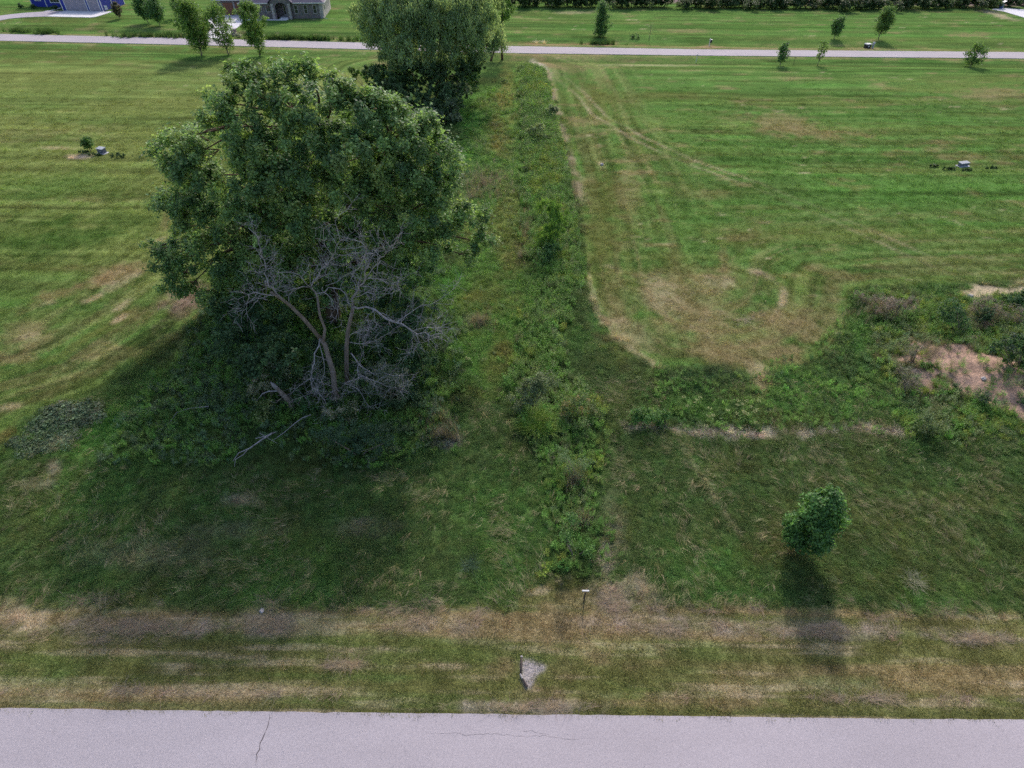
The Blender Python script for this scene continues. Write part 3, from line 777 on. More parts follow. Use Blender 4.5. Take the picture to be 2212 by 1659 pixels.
def sample(y0, y1, dens):
    """even points over the strip of ground between y0 and y1"""
    w1 = .66 * y1 + 17.5
    n = int(dens * 2 * w1 * (y1 - y0))
    y = y0 + (y1 - y0) * RNG.random(n); x = (RNG.random(n) * 2 - 1) * w1
    k = np.abs(x) < .66 * y + 17.5
    return x[k], y[k]

def inpoly_points(poly, dens, warp=1.6, fq=1.1):
    lo = poly.min(0); hi = poly.max(0)
    n = int(dens * (hi - lo).prod())
    x = lo[0] + (hi[0] - lo[0]) * RNG.random(n); y = lo[1] + (hi[1] - lo[1]) * RNG.random(n)
    k = sdist(poly, x, y) + (fbm(x * fq, y * fq, 3, 3) - .5) * warp + (RNG.random(n) - .5) * warp * .5 < 0
    k &= (np.abs(x) < .66 * y + 17.5)
    return x[k], y[k]

def pts3(x, y):
    return np.stack([x, y, height(x, y)], 1)

def vary(c, s, rg=RNG):
    n = len(c)
    return np.clip(c * (1 + rg.normal(0, s, (n, 1))) * (1 + rg.normal(0, s * .35, (n, 3))), .004, .9)

# --- candidates in bands, thinner with distance
bx, by, bs = [], [], []
for (y0, y1, dens, sc) in [(7.5, 20, 34, 1.0), (20, 32, 26, 1.08), (32, 46, 15, 1.2), (46, 62, 8, 1.45), (62, 80, 4.5, 1.75), (80, 108, 2.6, 2.0)]:
    x, y = sample(y0, y1, dens)
    bx.append(x); by.append(y); bs.append(np.full(len(x), sc))
bx = np.concatenate(bx); by = np.concatenate(by); bs = np.concatenate(bs)
bc, bz = paint(bx, by)
dn = by - edge_y(bx)
keep = (RNG.random(len(bx)) > sstep(66, 106, by)) & (dn > -.02 + .10 * vnoise(bx * 2.1, bx * 0, 191)) & (bz['bare'] < .35 + .3 * RNG.random(len(bx)))
istall = (bz['wild'] > RNG.random(len(bx)))
strip_sd = sdist(P_STRIP, bx, by); under_sd = sdist(P_UNDER, bx, by); brush_sd = sdist(P_BRUSH, bx, by)
straw_w = np.clip((bc[:, 0] - .2) / .15, 0, 1)
k = keep & ~istall
scatter('mown_grass', 'mown', pts3(bx[k], by[k]), RNG.random(k.sum()) * 6.283, bs[k] * (.7 + .5 * RNG.random(k.sum())), vary(bc[k], .16),
        'short mown turf of the fields and verge', 'grass')
k = keep & istall & (RNG.random(len(bx)) > .55 * straw_w)
h = .62 + .5 * fbm(bx * .3, by * .3, 131, 3)
h = h * np.where(by < 24, .78, 1.0)
scatter('tall_grass', 'tall', pts3(bx[k], by[k]), RNG.random(k.sum()) * 6.283, (bs * h)[k] * (.75 + .5 * RNG.random(k.sum())), vary(bc[k] * 1.2, .22),
        'tall uncut grass between the road and the fields', 'grass', .2)

# --- lodged pale wisps in the uncut grass, combed by the wind
x, y = sample(11, 30, 13.0)
c, z = paint(x, y)
cl = fbm(x * .45, y * .45, 141, 3)
k = (z['wild'] > .5) & (RNG.random(len(x)) < sstep(.38, .72, cl) * .9 + .10) & (sdist(P_STRIP, x, y) > 0) & (sdist(P_UNDER, x, y) > .5)
x, y, c = x[k], y[k], c[k]
ang = 2.6 + (fbm(x * .12, y * .12, 151, 2) - .5) * 7.0
col = np.where(RNG.random((len(x), 1)) < .55, C_STRAW * np.array([.66, .70, .64]), C_OLIVE * 1.2) * .75 + c * .25
col = np.where(RNG.random((len(x), 1)) < .12, C_STRAW * np.array([.88, .92, .84]), col)
scatter('lodged_grass', 'wisp', pts3(x, y) + np.array([0, 0, .12]), ang + RNG.normal(0, .4, len(x)), (.4 + .5 * RNG.random(len(x))), vary(col, .15),
        'pale flattened wisps lying over the uncut grass', 'grass')

# --- straw: fringe along the verge, the mown line, the clipped rows
fx = []; fy = []
n = 2600
x = (RNG.random(n) * 2 - 1) * 30
yv = np.array([G(1106, 1314)[1]])[0]
y = yv + .35 * (fbm(x * .8, x * 0, 161, 3) - .5) * 2 + RNG.normal(0, .12, n)
k = (fbm(x * .9, x * 0 + 3, 163, 3) > .47) & ~((x > 0) & (x < 4.3))
fx.append(x[k]); fy.append(y[k])
for (uu, vv, hw, hh, m) in [(1450, 930, 60, 6, 220), (1520, 938, 30, 5, 90), (1640, 940, 120, 4, 200), (1780, 934, 90, 9, 260), (1870, 922, 50, 14, 240), (1930, 935, 50, 8, 130),
                            (50, 1345, 50, 28, 300), (300, 1355, 170, 18, 700), (580, 1350, 60, 24, 260), (1320, 1290, 32, 28, 260), (1385, 1275, 34, 20, 200), (1306, 1215, 9, 40, 140),
                            (1480, 1358, 170, 10, 700), (1780, 1366, 150, 12, 600), (2080, 1378, 160, 9, 700), (120, 1015, 14, 18, 90), (520, 1080, 26, 12, 70), (900, 1345, 90, 16, 250), (1000, 1352, 60, 22, 200),
                            (740, 1437, 60, 4, 160), (200, 1492, 260, 4, 300), (1900, 1508, 400, 4, 500), (1150, 1528, 140, 10, 240), (600, 1500, 200, 4, 200), (250, 1385, 110, 6, 200),
                            (2150, 628, 80, 7, 120), (1640, 590, 24, 4, 40), (390, 655, 50, 24, 120), (1600, 690, 180, 50, 240), (1440, 650, 40, 40, 100)]:
    for j in range(int(m * .55)):
        r = abs(random.gauss(0, .6)); a = random.random() * 6.283
        p = G(uu + hw * r * math.cos(a), vv + hh * r * math.sin(a))
        fx.append([p[0]]); fy.append([p[1]])
fx = np.concatenate(fx); fy = np.concatenate(fy)
k = (fy - edge_y(fx) > .1) & (fbm(fx * .7, fy * 1.4, 167, 3) > .40 + .15 * RNG.random(len(fx)))
fx, fy = fx[k], fy[k]
col = np.where(RNG.random((len(fx), 1)) < .5, C_STRAW * .72, C_LILAC * .8)
ang = np.where(RNG.random(len(fx)) < .5, 0, math.pi) + RNG.normal(0, .7, len(fx))
scatter('straw', 'wisp', pts3(fx, fy), ang, .42 + .45 * RNG.random(len(fx)), vary(col, .15), 'pale dry straw lying in rows on the verge and along the bank', 'straw')

# --- weeds: strip between the fields, rough ground on the right, bank below the mown arc
W = []
def add_weeds(poly, dens, cols, s0, s1, warp=1.6, fq=1.1):
    x, y = inpoly_points(poly, dens, warp, fq)
    if not len(x): return
    kk = np.argsort(np.argsort(fbm(x * .5, y * .5, 171 + len(W), 3) + RNG.normal(0, .06, len(x)))) / len(x)
    ci = np.minimum((kk * len(cols)).astype(int), len(cols) - 1)
    far = 1 + np.clip((y - 40) / 90, 0, .5)
    W.append((x, y, np.array(cols)[ci], (s0 + (s1 - s0) * RNG.random(len(x))) * far * np.where(y < 25, .72, 1.0)))
W_GREEN = [.075, .145, .036]; W_LIGHT = [.105, .19, .046]; W_GREYG = [.115, .155, .07]; W_DEEP = [.055, .105, .034]; W_YG = [.14, .19, .04]; W_BLUE = [.065, .11, .06]; W_SAGE = [.13, .155, .10]
add_weeds(P_STRIP, 20, [W_GREEN, W_LIGHT, W_GREYG, W_LIGHT, W_GREEN, W_YG], .55, 1.15, 2.2, .6)
add_weeds(P_LUSH, 9, [W_GREEN, W_LIGHT, W_LIGHT, W_DEEP], .35, .8, 3, .6)
add_weeds(P_BRUSH, 13, [W_GREYG, W_GREEN, W_LIGHT, W_YG, W_GREYG], .4, 1.0, 3, .5)
add_weeds(P_MEAD, 1.5, [W_GREYG, W_LIGHT, W_GREEN], .35, .7)
x = np.concatenate([w[0] for w in W]); y = np.concatenate([w[1] for w in W]); c = np.concatenate([w[2] for w in W]); s = np.concatenate([w[3] for w in W])
d = sdist(P_DIRT, x, y) + (fbm(x * .35, y * .35, 21, 4) - .5) * 3.2
k = (d > .0) | (RNG.random(len(x)) < .3 * sstep(.35, .6, fbm(x * .6, y * .6, 193, 3)) + .08)
k &= (sdist(P_SAND, x, y) > -.2) & (ldist(L_EDGE, x, y) > .5)
scatter('weeds', 'weed', pts3(x[k], y[k]), RNG.random(k.sum()) * 6.283, s[k], vary(c[k], .2), 'broad-leaved weeds along the strip between the two fields', 'weeds', .15)

W = []
add_weeds(P_UNDER, 15, [W_GREEN, [.085, .13, .07], W_LIGHT, [.085, .13, .075], W_LIGHT], .45, 1.1, 7.0, .22)
x, y, c, s = W[0]
scatter('undergrowth', 'weed', pts3(x, y), RNG.random(len(x)) * 6.283, s, vary(c, .2), 'dark leafy undergrowth beneath the big tree', 'undergrowth', .15)
W = []
add_weeds(P_CLOVER, 30, [[.085, .12, .07], [.06, .09, .055], [.105, .135, .088]], 1.0, 1.5)
x, y, c, s = W[0]
scatter('leafy_patch', 'low', pts3(x, y), RNG.random(len(x)) * 6.283, s, vary(c, .2), 'low grey green leafy patch at the edge of the left field', 'weeds', .1)

# --- dead upright stalks
sx = []; sy = []
for (uu, vv, hw, hh, m) in [(1045, 400, 55, 40, 420), (1020, 430, 30, 30, 150), (1138, 500, 12, 60, 260), (1125, 560, 10, 20, 60), (1215, 470, 10, 40, 90), (1240, 420, 8, 30, 50), (1240, 1040, 34, 40, 120), (1040, 700, 40, 18, 120),
                            (960, 945, 36, 16, 160), (2000, 770, 60, 30, 120), (1900, 670, 60, 22, 220), (2130, 690, 70, 22, 260), (1250, 1130, 30, 24, 60), (960, 910, 40, 30, 90)]:
    for j in range(int(m * .45)):
        r = abs(random.gauss(0, .7)); a = random.random() * 6.283
        p = G(uu + hw * r * math.cos(a), vv + hh * r * math.sin(a))
        sx.append(p[0]); sy.append(p[1])
sx = np.array(sx); sy = np.array(sy)
col = np.where(RNG.random((len(sx), 1)) < .6, C_GREY * .8, np.array([.15, .135, .09]))
scatter('dead_stalks', 'stalk', pts3(sx, sy), RNG.random(len(sx)) * 6.283, .7 + .5 * RNG.random(len(sx)), vary(col, .15), 'thin grey dead stalks standing among the weeds', 'stalks', .12)

# --- cattails in the ditch behind the far road
rx = []; ry = []
for (u0, u1, vv, hh, m) in [(20, 62, 70, 3, 60), (78, 120, 72, 3, 130), (255, 395, 79.5, 2.5, 260), (577, 640, 84.5, 2.2, 300), (655, 712, 85.5, 2.2, 260), (735, 790, 88, 2, 60), (1265, 1330, 93.5, 2, 80), (360, 400, 80, 2, 60)]:
    for j in range(int(m * .6)):
        p = G(random.gauss((u0 + u1) / 2, (u1 - u0) * .32), vv + hh * random.gauss(0, .6) - .4)
        rx.append(p[0]); ry.append(p[1])
rx = np.array(rx); ry = np.array(ry)
scatter('cattails', 'reed', pts3(rx, ry), RNG.random(len(rx)) * 6.283, .25 + .65 * RNG.random(len(rx)) ** 1.3, vary(np.tile(np.array([.062, .115, .038]), (len(rx), 1)), .2),
        'dark green cattails growing in the ditch beyond the far road', 'reeds', .06)

# ------------------------------------------------------------------ trees and shrubs
def crown_leaves(clumps, seed, dens, L, W, cols, droop=0.0, sub_r=0.38, up=0.7, out=0.6, fill=0.35, flat=0.85, spread=1.0):
    """clumps: (centre xyz, radius). leaves gathered in twigs spread over each clump's outer shell"""
    rg = np.random.default_rng(seed)
    Cs = []; Ds = []; Ns = []; Cols = []
    for (c, r) in clumps:
        c = np.asarray(c, float)
        nt_ = max(4, int(7.5 * r * r + 5))
        d = rdir(rg, nt_, .25)
        q = np.where(rg.random(nt_) < fill, rg.random(nt_) ** .5 * .8, .75 + .4 * spread * rg.random(nt_))
        tw = c + d * (q * r)[:, None] * np.array([1, 1, flat])
        nl = max(3, int(dens * r * r / nt_))
        tint = np.array(cols)[rg.integers(0, len(cols), nt_)] * (1 + rg.normal(0, .10, (nt_, 1)))
        for i in range(nt_):
            sr = min(sub_r, r * .6) * (.7 + .6 * rg.random())
            o = rg.normal(0, .5, (nl, 3)) * sr
            C = tw[i] + o
            if droop:
                C[:, 2] -= np.abs(rg.normal(0, droop, nl))
            Cs.append(C)
            N = d[i] * out + rdir(rg, nl) * .75 + np.array([0, 0, up])
            D = np.cross(N, rdir(rg, nl))
            if droop:
                D = D * .8 + np.array([0, 0, -1.0])
            Ns.append(N); Ds.append(D)
            Cols.append(np.tile(tint[i], (nl, 1)) * (1 + rg.normal(0, .12, (nl, 1))))
    C = np.concatenate(Cs); D = np.concatenate(Ds); N = np.concatenate(Ns); K = np.clip(np.concatenate(Cols), .004, .8)
    k = .65 + .7 * rg.random(len(C))
    V, F = leaf_quads(C, D, N, L * k, W * k)
    return V, F, np.repeat(K, 4, axis=0)

def crown_obj(name, parent, clumps, seed, dens, L, W, cols, mat, **kw):
    V, F, K = crown_leaves(clumps, seed, dens, L, W, cols, **kw)
    V[:, 2] = np.maximum(V[:, 2], -.05)
    o = obj(name, new_mesh(name, V, F, K), mat)
    if parent is not None:
        V0 = np.array(parent.location)
        me = o.data
        V = V - V0
        me.vertices.foreach_set('co', V.astype(np.float32).ravel()); me.update()
        o.parent = parent
    return o

def curve(a, b, rg, n=6, bow=0.12, sag=0.0):
    a = np.asarray(a, float); b = np.asarray(b, float)
    L = np.linalg.norm(b - a)
    t = np.linspace(0, 1, n)[:, None]
    off = rg.normal(0, bow * L, 3) * np.array([1, 1, .5])
    p = a + (b - a) * t + off * (t * (1 - t)) * 2 + np.array([0, 0, sag * L]) * (t * (1 - t)) * 4
    p[1:-1] += rg.normal(0, .012 * L, (n - 2, 3))
    return p

def limbs_to(mb, hubs, clumps, rg, r0, r1, sag=.08):
    for (c, r) in clumps:
        c = np.asarray(c, float)
        h = min(hubs, key=lambda q: np.linalg.norm(np.asarray(q) - c) + max(0, q[2] - c[2]) * 1.5)
        L = np.linalg.norm(c - h)
        rr = r0 * min(1, .35 + L / 9)
        mb.tube(curve(h, c, rg, 6, .10, sag), np.linspace(rr, r1, 6), 5)
        for k in range(3):
            e = c + rdir(rg, 1, .2)[0] * r * .85
            mb.tube(curve(c - (c - h) * .15, e, rg, 4, .1), np.linspace(r1 * 1.1, r1 * .3, 4), 4)

# ---- the big broad-leaved tree left of the middle
def z4(z):                                        # sheet position of a lobe measured on an enlarged view
    return 288 + z[0] * .3581, 108 + z[1] * .3581, z[2] * .3581
TD = 36.6                                         # its depth
big_base = GZ(722, 694)
lobes = [(590,130,60),(720,140,85),(890,115,85),(1060,135,95),(1180,210,105),(650,265,140),(500,320,100),(470,440,65),(850,300,150),(1050,380,150),(1250,300,110),
         (135,605,45),(230,560,65),(330,555,100),(400,620,80),(270,730,100),(400,760,130),(215,920,80),(330,930,105),(330,1060,75),
         (640,470,130),(720,620,130),(860,600,150),(900,780,160),(640,930,100),(560,860,90),
         (105,1200,45),(200,1260,80),(300,1250,100),(270,1380,90),(325,1440,50),(450,1180,85),(560,1090,75),
         (540,1330,90),(620,1450,110),
         (1350,400,120),(1450,330,105),(1560,345,75),(1550,500,145),(1700,450,115),(1780,425,60),(1750,600,135),(1885,680,80),(1850,820,110),(1700,800,150),(1550,750,145),(1350,640,160),(1150,600,160),
         (1480,920,140),(1700,1000,140),(1180,800,150),(1850,900,75),
         (1880,1050,90),(2000,1000,90),(2130,1010,45),(2100,1150,80),(2030,1250,50),(1800,1150,110),(1650,1150,120),
         (1000,980,140),(850,1080,140),(700,1200,110),(1500,1290,130),(1700,1340,95),(820,1300,140),(760,1480,150),(1600,1480,120),(950,1500,130),
         (1120,1080,130),(1320,1120,130),(1000,1250,120),(1250,1300,130),(1400,1450,120),(640,1320,110),(480,1000,80),(1560,1080,120),(1380,800,130),(1050,760,120),(760,780,130),(760,980,120),(480,1480,90),(1120,1450,110)]
clumps = []; back = []
for z in lobes:
    u, v, r = z4(z)
    qx = (z[0] - 1060) / 1080; qy = (z[1] - 780) / 760
    q = min(1.0, math.hypot(qx, qy))
    bulge = 6.6 * math.sqrt(max(0.0, 1 - q * q))
    low = max(0.0, (z[1] - 1000) / 600)
    dy = -bulge * (.75 - .55 * low)
    p = AT(u, v, TD + dy); clumps.append((p, r * mpp(p) * (.88 if q > .7 and z[1] < 560 else 1.06)))
    if q < .97 and 330 < z[1] < 1350:
        p = AT(u, v, TD + bulge * .6 + 1.0); back.append((p, r * mpp(p)))
        if q < .8:
            p = AT(u + random.uniform(-20, 20), v, TD + random.uniform(-1.5, 1.5)); back.append((p, r * mpp(p)))
t_big = thing('broadleaf_tree', 'tall broad leafy tree with dark green crown behind the bare dead tree', 'tree', big_base)
G1 = [.078, .132, .052]; G2 = [.102, .163, .060]; G3 = [.058, .106, .046]; G4 = [.135, .19, .072]
crown_obj('crown', t_big, clumps, 1, 1380, .19, .13, [G1, G2, G3, G2, G1, G4], M_LEAF, sub_r=.34, up=.75, out=.6, fill=.3, spread=1.15)
crown_obj('inner_crown', t_big, back, 2, 330, .24, .17, [G1, G3, G2], M_LEAF, sub_r=.5)
rg = np.random.default_rng(5)
B = np.array(big_base)
mb = MB()
t0 = AT(719, 655, TD); t1 = AT(712, 600, TD); t2 = AT(700, 530, TD - .4)
mb.tube(np.array([B - [0, 0, .3], B + [0, 0, .4], t0, t1, t2]) - B, [.75, .58, .46, .42, .32], 9)
h_r = AT(765, 470, TD - .8); h_l = AT(672, 440, TD - .5); h_t = AT(735, 380, TD); h_rr = AT(850, 520, TD); h_ll = AT(560, 520, TD)
h_top = AT(690, 290, TD + .5); h_tr = AT(850, 330, TD)
for a, b, ra, rb in [(t2, h_r, .28, .2), (t2, h_l, .28, .2), (h_r, h_t, .2, .13), (t1, h_rr, .24, .14), (t1, h_ll, .25, .14), (h_l, h_top, .2, .1), (h_t, h_tr, .14, .09)]:
    mb.tube(curve(a - B, b - B, rg, 6, .07, .04), np.linspace(ra, rb, 6), 7)
mb.build('trunk', M_BARK, t_big, True)
mb = MB()
cl = [(np.asarray(c) - B, r) for c, r in clumps]
limbs_to(mb, [h - B for h in (t2, h_r, h_l, h_t, h_rr, h_ll, h_top, h_tr)], cl, rg, .10, .03)
mb.build('limbs', M_BARK, t_big, True)

# ---- the bare dead tree in front of it
def z5(a, b):
    return 432 + a * .3473, 468 + b * .3473
dead_base = GZ(*z5(852, 1150))
DB = np.array(dead_base); DD = dead_base[1]
t_dead = thing('dead_tree', 'bare bleached dead tree with broken limbs in front of the leafy tree', 'tree', dead_base)
rg = np.random.default_rng(8)
def limb(path, y0, y1):
    n = len(path)
    return np.array([AT(*z5(a, b), y0 + (y1 - y0) * i / (n - 1)) for i, (a, b) in enumerate(path)]) - DB
trunks = [([(855, 1160), (848, 1080), (832, 960), (800, 870), (770, 800), (745, 755)], DD, DD + .6, .31, .2),
          ([(745, 755), (640, 640), (560, 560), (510, 510), (440, 470)], DD + .6, DD - .8, .2, .10),
          ([(915, 1030), (912, 900), (912, 800), (925, 700), (940, 640), (955, 555)], DD + 1.2, DD + .9, .24, .15),
          ([(765, 790), (772, 700), (735, 600), (730, 500)], DD + .5, DD + 1.2, .15, .1)]
mb = MB()
for path, a, b, r0, r1 in trunks:
    p = limb(path, a, b); p[1:-1] += rg.normal(0, .05, (len(p) - 2, 3)); mb.tube(p, np.linspace(r0 * .62, r1 * .62, len(p)), 8)
p = limb([(855, 1160), (850, 1130)], DD, DD)
mb.tube(np.array([[0, 0, -.3], [.0, 0, .15], [-.02, 0, .5]]), [.36, .28, .24], 9)
mb.build('trunk', M_BARKG, t_dead, True)
bl = [([(510, 510), (450, 440), (405, 400)], -.6, -1.2, .08, .04), ([(430, 440), (420, 390), (412, 330), (400, 270), (378, 200), (368, 130), (300, 70)], -.8, -.5, .07, .015),
      ([(460, 490), (380, 480), (300, 485), (250, 460)], -.8, -2.0, .06, .02), ([(300, 485), (292, 540), (288, 590)], -1.8, -2.0, .03, .012), ([(440, 480), (370, 510), (285, 545)], -1, -2.2, .03, .01),
      ([(730, 500), (690, 440), (735, 370), (800, 290), (840, 230), (880, 140)], 1.0, -.8, .09, .02), ([(690, 440), (600, 450), (520, 470), (450, 440)], .8, -1.2, .05, .015),
      ([(690, 440), (640, 390), (570, 345), (480, 350), (420, 300)], .6, -1.0, .05, .012), ([(720, 480), (800, 440), (870, 450), (915, 500), (945, 550)], .6, .2, .05, .04),
      ([(760, 440), (800, 490), (830, 560), (860, 600)], .4, -1.2, .035, .01), ([(955, 555), (960, 490), (990, 430), (1030, 380), (1045, 300), (1035, 220), (1000, 160)], .9, -1.0, .13, .015),
      ([(1030, 380), (1075, 320), (1110, 260), (1160, 220), (1210, 170)], .2, -1.5, .06, .012), ([(1030, 390), (1090, 385), (1160, 390), (1270, 395)], .2, -1.4, .045, .012),
      ([(955, 560), (1030, 560), (1110, 595), (1220, 660), (1320, 710), (1400, 720), (1490, 745)], .9, -2.6, .11, .02), ([(1320, 710), (1360, 780), (1370, 880)], -2.2, -2.8, .03, .01),
      ([(1320, 710), (1400, 690), (1520, 690)], -2.2, -3.0, .03, .01), ([(1220, 660), (1290, 610), (1380, 550), (1500, 510), (1590, 440)], -1.2, .8, .04, .01),
      ([(745, 760), (712, 850), (700, 930), (688, 1010), (690, 1100)], .4, -1.4, .08, .02), ([(690, 1010), (620, 1050), (560, 1110)], -1.2, -2.0, .03, .01), ([(692, 1060), (740, 1100), (790, 1180)], -1.4, -2.2, .035, .012),
      ([(745, 800), (770, 900), (772, 980), (775, 1060)], .2, -1.2, .035, .012), ([(940, 850), (1000, 930), (1080, 980), (1200, 990), (1290, 985)], .8, -2.0, .07, .012),
      ([(990, 910), (985, 1000), (985, 1090)], -.4, -1.4, .035, .01), ([(880, 1060), (960, 1015), (1060, 1015), (1160, 1055), (1260, 1075)], .1, -2.4, .05, .01),
      ([(900, 1030), (960, 1060), (1010, 1110), (1050, 1180)], 0, -2.0, .04, .01), ([(860, 1080), (800, 1100), (770, 1130)], 0, -1, .03, .01), ([(930, 780), (1020, 790), (1110, 760), (1220, 700)], .9, -1.4, .045, .01),
      ([(925, 760), (1000, 700), (1040, 640), (1060, 690)], .8, -1.6, .035, .01), ([(960, 500), (1040, 470), (1130, 480), (1240, 450)], .5, -2.0, .045, .01), ([(780, 430), (860, 400), (930, 350), (1000, 330)], .4, .6, .03, .01),
      ([(800, 290), (740, 300), (640, 290)], 0, -.9, .03, .01), ([(840, 230), (900, 240), (970, 220)], -.4, .4, .025, .008), ([(880, 140), (970, 140)], -.8, -.9, .02, .008), ([(870, 150), (850, 60), (840, 20)], -.8, -1.0, .025, .008)]
mb = MB(); tw = MB()
def twigs(p, r, depth):
    L = np.linalg.norm(np.diff(p, axis=0), axis=1).sum()
    n = int(L * (3.2 if depth == 0 else 4.4)) + 1
    for k in range(n):
        f = .2 + .8 * rg.random()
        i = min(int(f * (len(p) - 1)), len(p) - 2)
        a = p[i] + (p[i + 1] - p[i]) * (f * (len(p) - 1) - i)
        dr = (p[i + 1] - p[i]); dr = dr / (np.linalg.norm(dr) + 1e-9)
        d = dr * .7 + rdir(rg, 1, .15)[0] * .9
        l = (.5 + 1.0 * rg.random()) * (1.0 if depth == 0 else .5)
        q = curve(a, a + d / np.linalg.norm(d) * l, rg, 5, .07); q[1:-1] += rg.normal(0, .045 * l, (3, 3))
        rr = max(.006, r * .22 * (1 - .4 * f))
        tw.tube(q, np.linspace(rr, .004, 5), 4)
        if depth == 0:
            twigs(q, rr, 1)
for path, a, b, r0, r1 in bl:
    p = limb(path, DD + a, DD + b)
    q = [p[0]]
    for i in range(len(p) - 1):
        for f in (.5, 1.0):
            q.append(p[i] + (p[i + 1] - p[i]) * f + (rg.normal(0, .09, 3) if f < 1 else 0))
    q = np.array(q)
    mb.tube(q, np.linspace(r0 * .6, r1 * .6, len(q)), 6)
    twigs(q, r0, 0)
mb.build('branches', M_DEAD, t_dead, True)
tw.build('twigs', M_DEAD, t_dead)

# ---- broken snag and fallen branches
sn = GZ(*z5(580, 1205)); S = np.array(sn)
t = thing('broken_snag', 'short leaning broken trunk with a pale splintered top among white-dotted shrubs', 'snag', sn)
p = np.array([S - [0, 0, .2], AT(*z5(560, 1150), sn[1]), AT(*z5(510, 1100), sn[1] - .1), AT(*z5(470, 1060), sn[1] - .15)]) - S
MB().tube(p, [.19, .17, .14, .13], 8).build('trunk', M_BARKG, t, True)
p2 = np.array([p[-1] - (p[-1] - p[-2]) * .1, p[-1] + (p[-1] - p[-2]) * .35, p[-1] + (p[-1] - p[-2]) * .75])
MB().tube(p2, [.135, .12, .03], 6).build('splintered_top', M_DEAD, t)
p3 = np.array([AT(*z5(a, b), sn[1] - .3) for a, b in [(480, 1085), (430, 1085), (390, 1100), (350, 1150)]]) - S
MB().tube(p3, [.05, .045, .035, .012], 5).build('side_branch', M_DEAD, t, True)

def ground_branch(name, label, paths, radii, lift, seed):
    b = GZ(*paths[0][0]); o = thing(name, label, 'branch', b)
    m2 = MB()
    for path, (ra, rb) in zip(paths, radii):
        P = np.array([G(u, v, lift * (1 - .6 * i / (len(path) - 1)) + .1) for i, (u, v) in enumerate(path)]) - np.array(b)
        m2.tube(P, np.linspace(ra, rb, len(P)), 5)
    m2.build('wood', M_DEAD, o, True)
    return o
ground_branch('fallen_branch', 'long forked pale branch lying on the grass below the dead tree',
    [[z5(*q) for q in r] for r in [[(450, 1345), (380, 1390), (310, 1440), (240, 1470), (205, 1520)], [(690, 1232), (640, 1250), (590, 1285), (520, 1345), (455, 1390)],
      [(345, 1380), (410, 1365), (470, 1340)], [(300, 1445), (270, 1480), (220, 1510), (215, 1555)], [(370, 1345), (410, 1370), (480, 1410)]]],
    [(.055, .015), (.035, .02), (.025, .035), (.025, .01), (.02, .01)], .55, 3)
ground_branch('fallen_branch', 'thin curved pale stick in the weeds left of the big tree',
    [[(451, 878), (410, 882), (382, 891), (365, 915)]], [(.035, .015)], .45, 4)

# ---- shrubs given by where they stand: u, v of the middle, radius on the sheet
def shrub(name, label, cat, blobs, cols, seed, dens=900, L=.13, W=.09, group=None, mat=None, stems=5, zsc=.85, base=None, up=.6, wood=None, y=None, **kw):
    if base is None:
        u = sum(b[0] for b in blobs) / len(blobs); v = max(b[1] + b[2] * .75 for b in blobs)
        base = GZ(u, v)
    o = thing(name, label, cat, base, group)
    B0 = np.array(base); rg2 = np.random.default_rng(seed)
    cl = []
    for b in blobs:
        p = AT(b[0], b[1], base[1] + (b[3] if len(b) > 3 else 0.0)); r = b[2] * mpp(p)
        cl.append((p, r))
        for k in range(3):
            d = rdir(rg2, 1, .1)[0]
            cl.append((p + d * r * .6, r * (.35 + .25 * rg2.random())))
    crown_obj('foliage', o, cl, seed, dens, L, W, cols, mat or M_SHRUB, sub_r=.22, up=up, out=.5, **kw)
    m2 = MB()
    for k in range(stems):
        c = np.asarray(cl[rg2.integers(0, len(cl))][0]) - B0
        m2.tube(curve(rg2.normal(0, .12, 3) * [1, 1, 0] - [0, 0, .1], c, rg2, 5, .08), np.linspace(.03, .01, 5), 5)
    m2.build('stems', wood or M_BARKG, o, True)
    return o
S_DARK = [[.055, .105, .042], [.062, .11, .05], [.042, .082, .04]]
S_WHITE = [[.05, .085, .035], [.07, .11, .045], [.20, .21, .15], [.26, .26, .2], [.05, .085, .035]]
S_GREY = [[.085, .115, .075], [.10, .13, .085], [.07, .10, .06]]
S_LITE = [[.075, .15, .035], [.09, .175, .04], [.06, .125, .03]]
S_SAGE = [[.10, .135, .075], [.13, .16, .09], [.085, .12, .06]]
def z8(a, b, r): return (504 + a * .1953, 777.6 + b * .1953, r * .1953)
shrub('shrub', 'pale-dotted leafy shrub left of the dead trunk beside the broken snag', 'shrub', [z8(420, 130, 180), z8(300, 240, 130), z8(560, 160, 120), z8(220, 380, 100)], S_WHITE, 31, 1300, .12, .075)
shrub('shrub', 'small pale-dotted shrub at the foot of the dead trunk', 'shrub', [z8(1240, 560, 120), z8(1060, 630, 110), z8(1290, 650, 80)], S_WHITE, 32, 1500, .11, .07)
shrub('shrub', 'wide grey-twigged shrub right of the dead trunk', 'shrub', [z8(1680, 160, 190), z8(1850, 230, 130), z8(1560, 260, 140), z8(1700, 380, 140)], S_GREY + S_WHITE[2:3], 33, 1000, .10, .06)
shrub('shrub', 'rounded yellow green shrub below the broken snag', 'shrub', [z8(310, 620, 110), z8(330, 500, 80)], [[.07, .11, .035], [.16, .19, .08], [.05, .09, .03]], 34, 1300, .11, .07)
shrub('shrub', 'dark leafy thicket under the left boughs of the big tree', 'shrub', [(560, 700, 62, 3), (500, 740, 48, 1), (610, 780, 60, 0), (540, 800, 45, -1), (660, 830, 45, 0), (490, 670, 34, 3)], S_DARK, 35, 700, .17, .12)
shrub('shrub', 'dark thicket under the right boughs of the big tree', 'shrub', [(850, 730, 55, 2), (900, 690, 45, 3), (905, 790, 40, 0), (850, 800, 45, 0)], S_DARK, 36, 750, .16, .11)
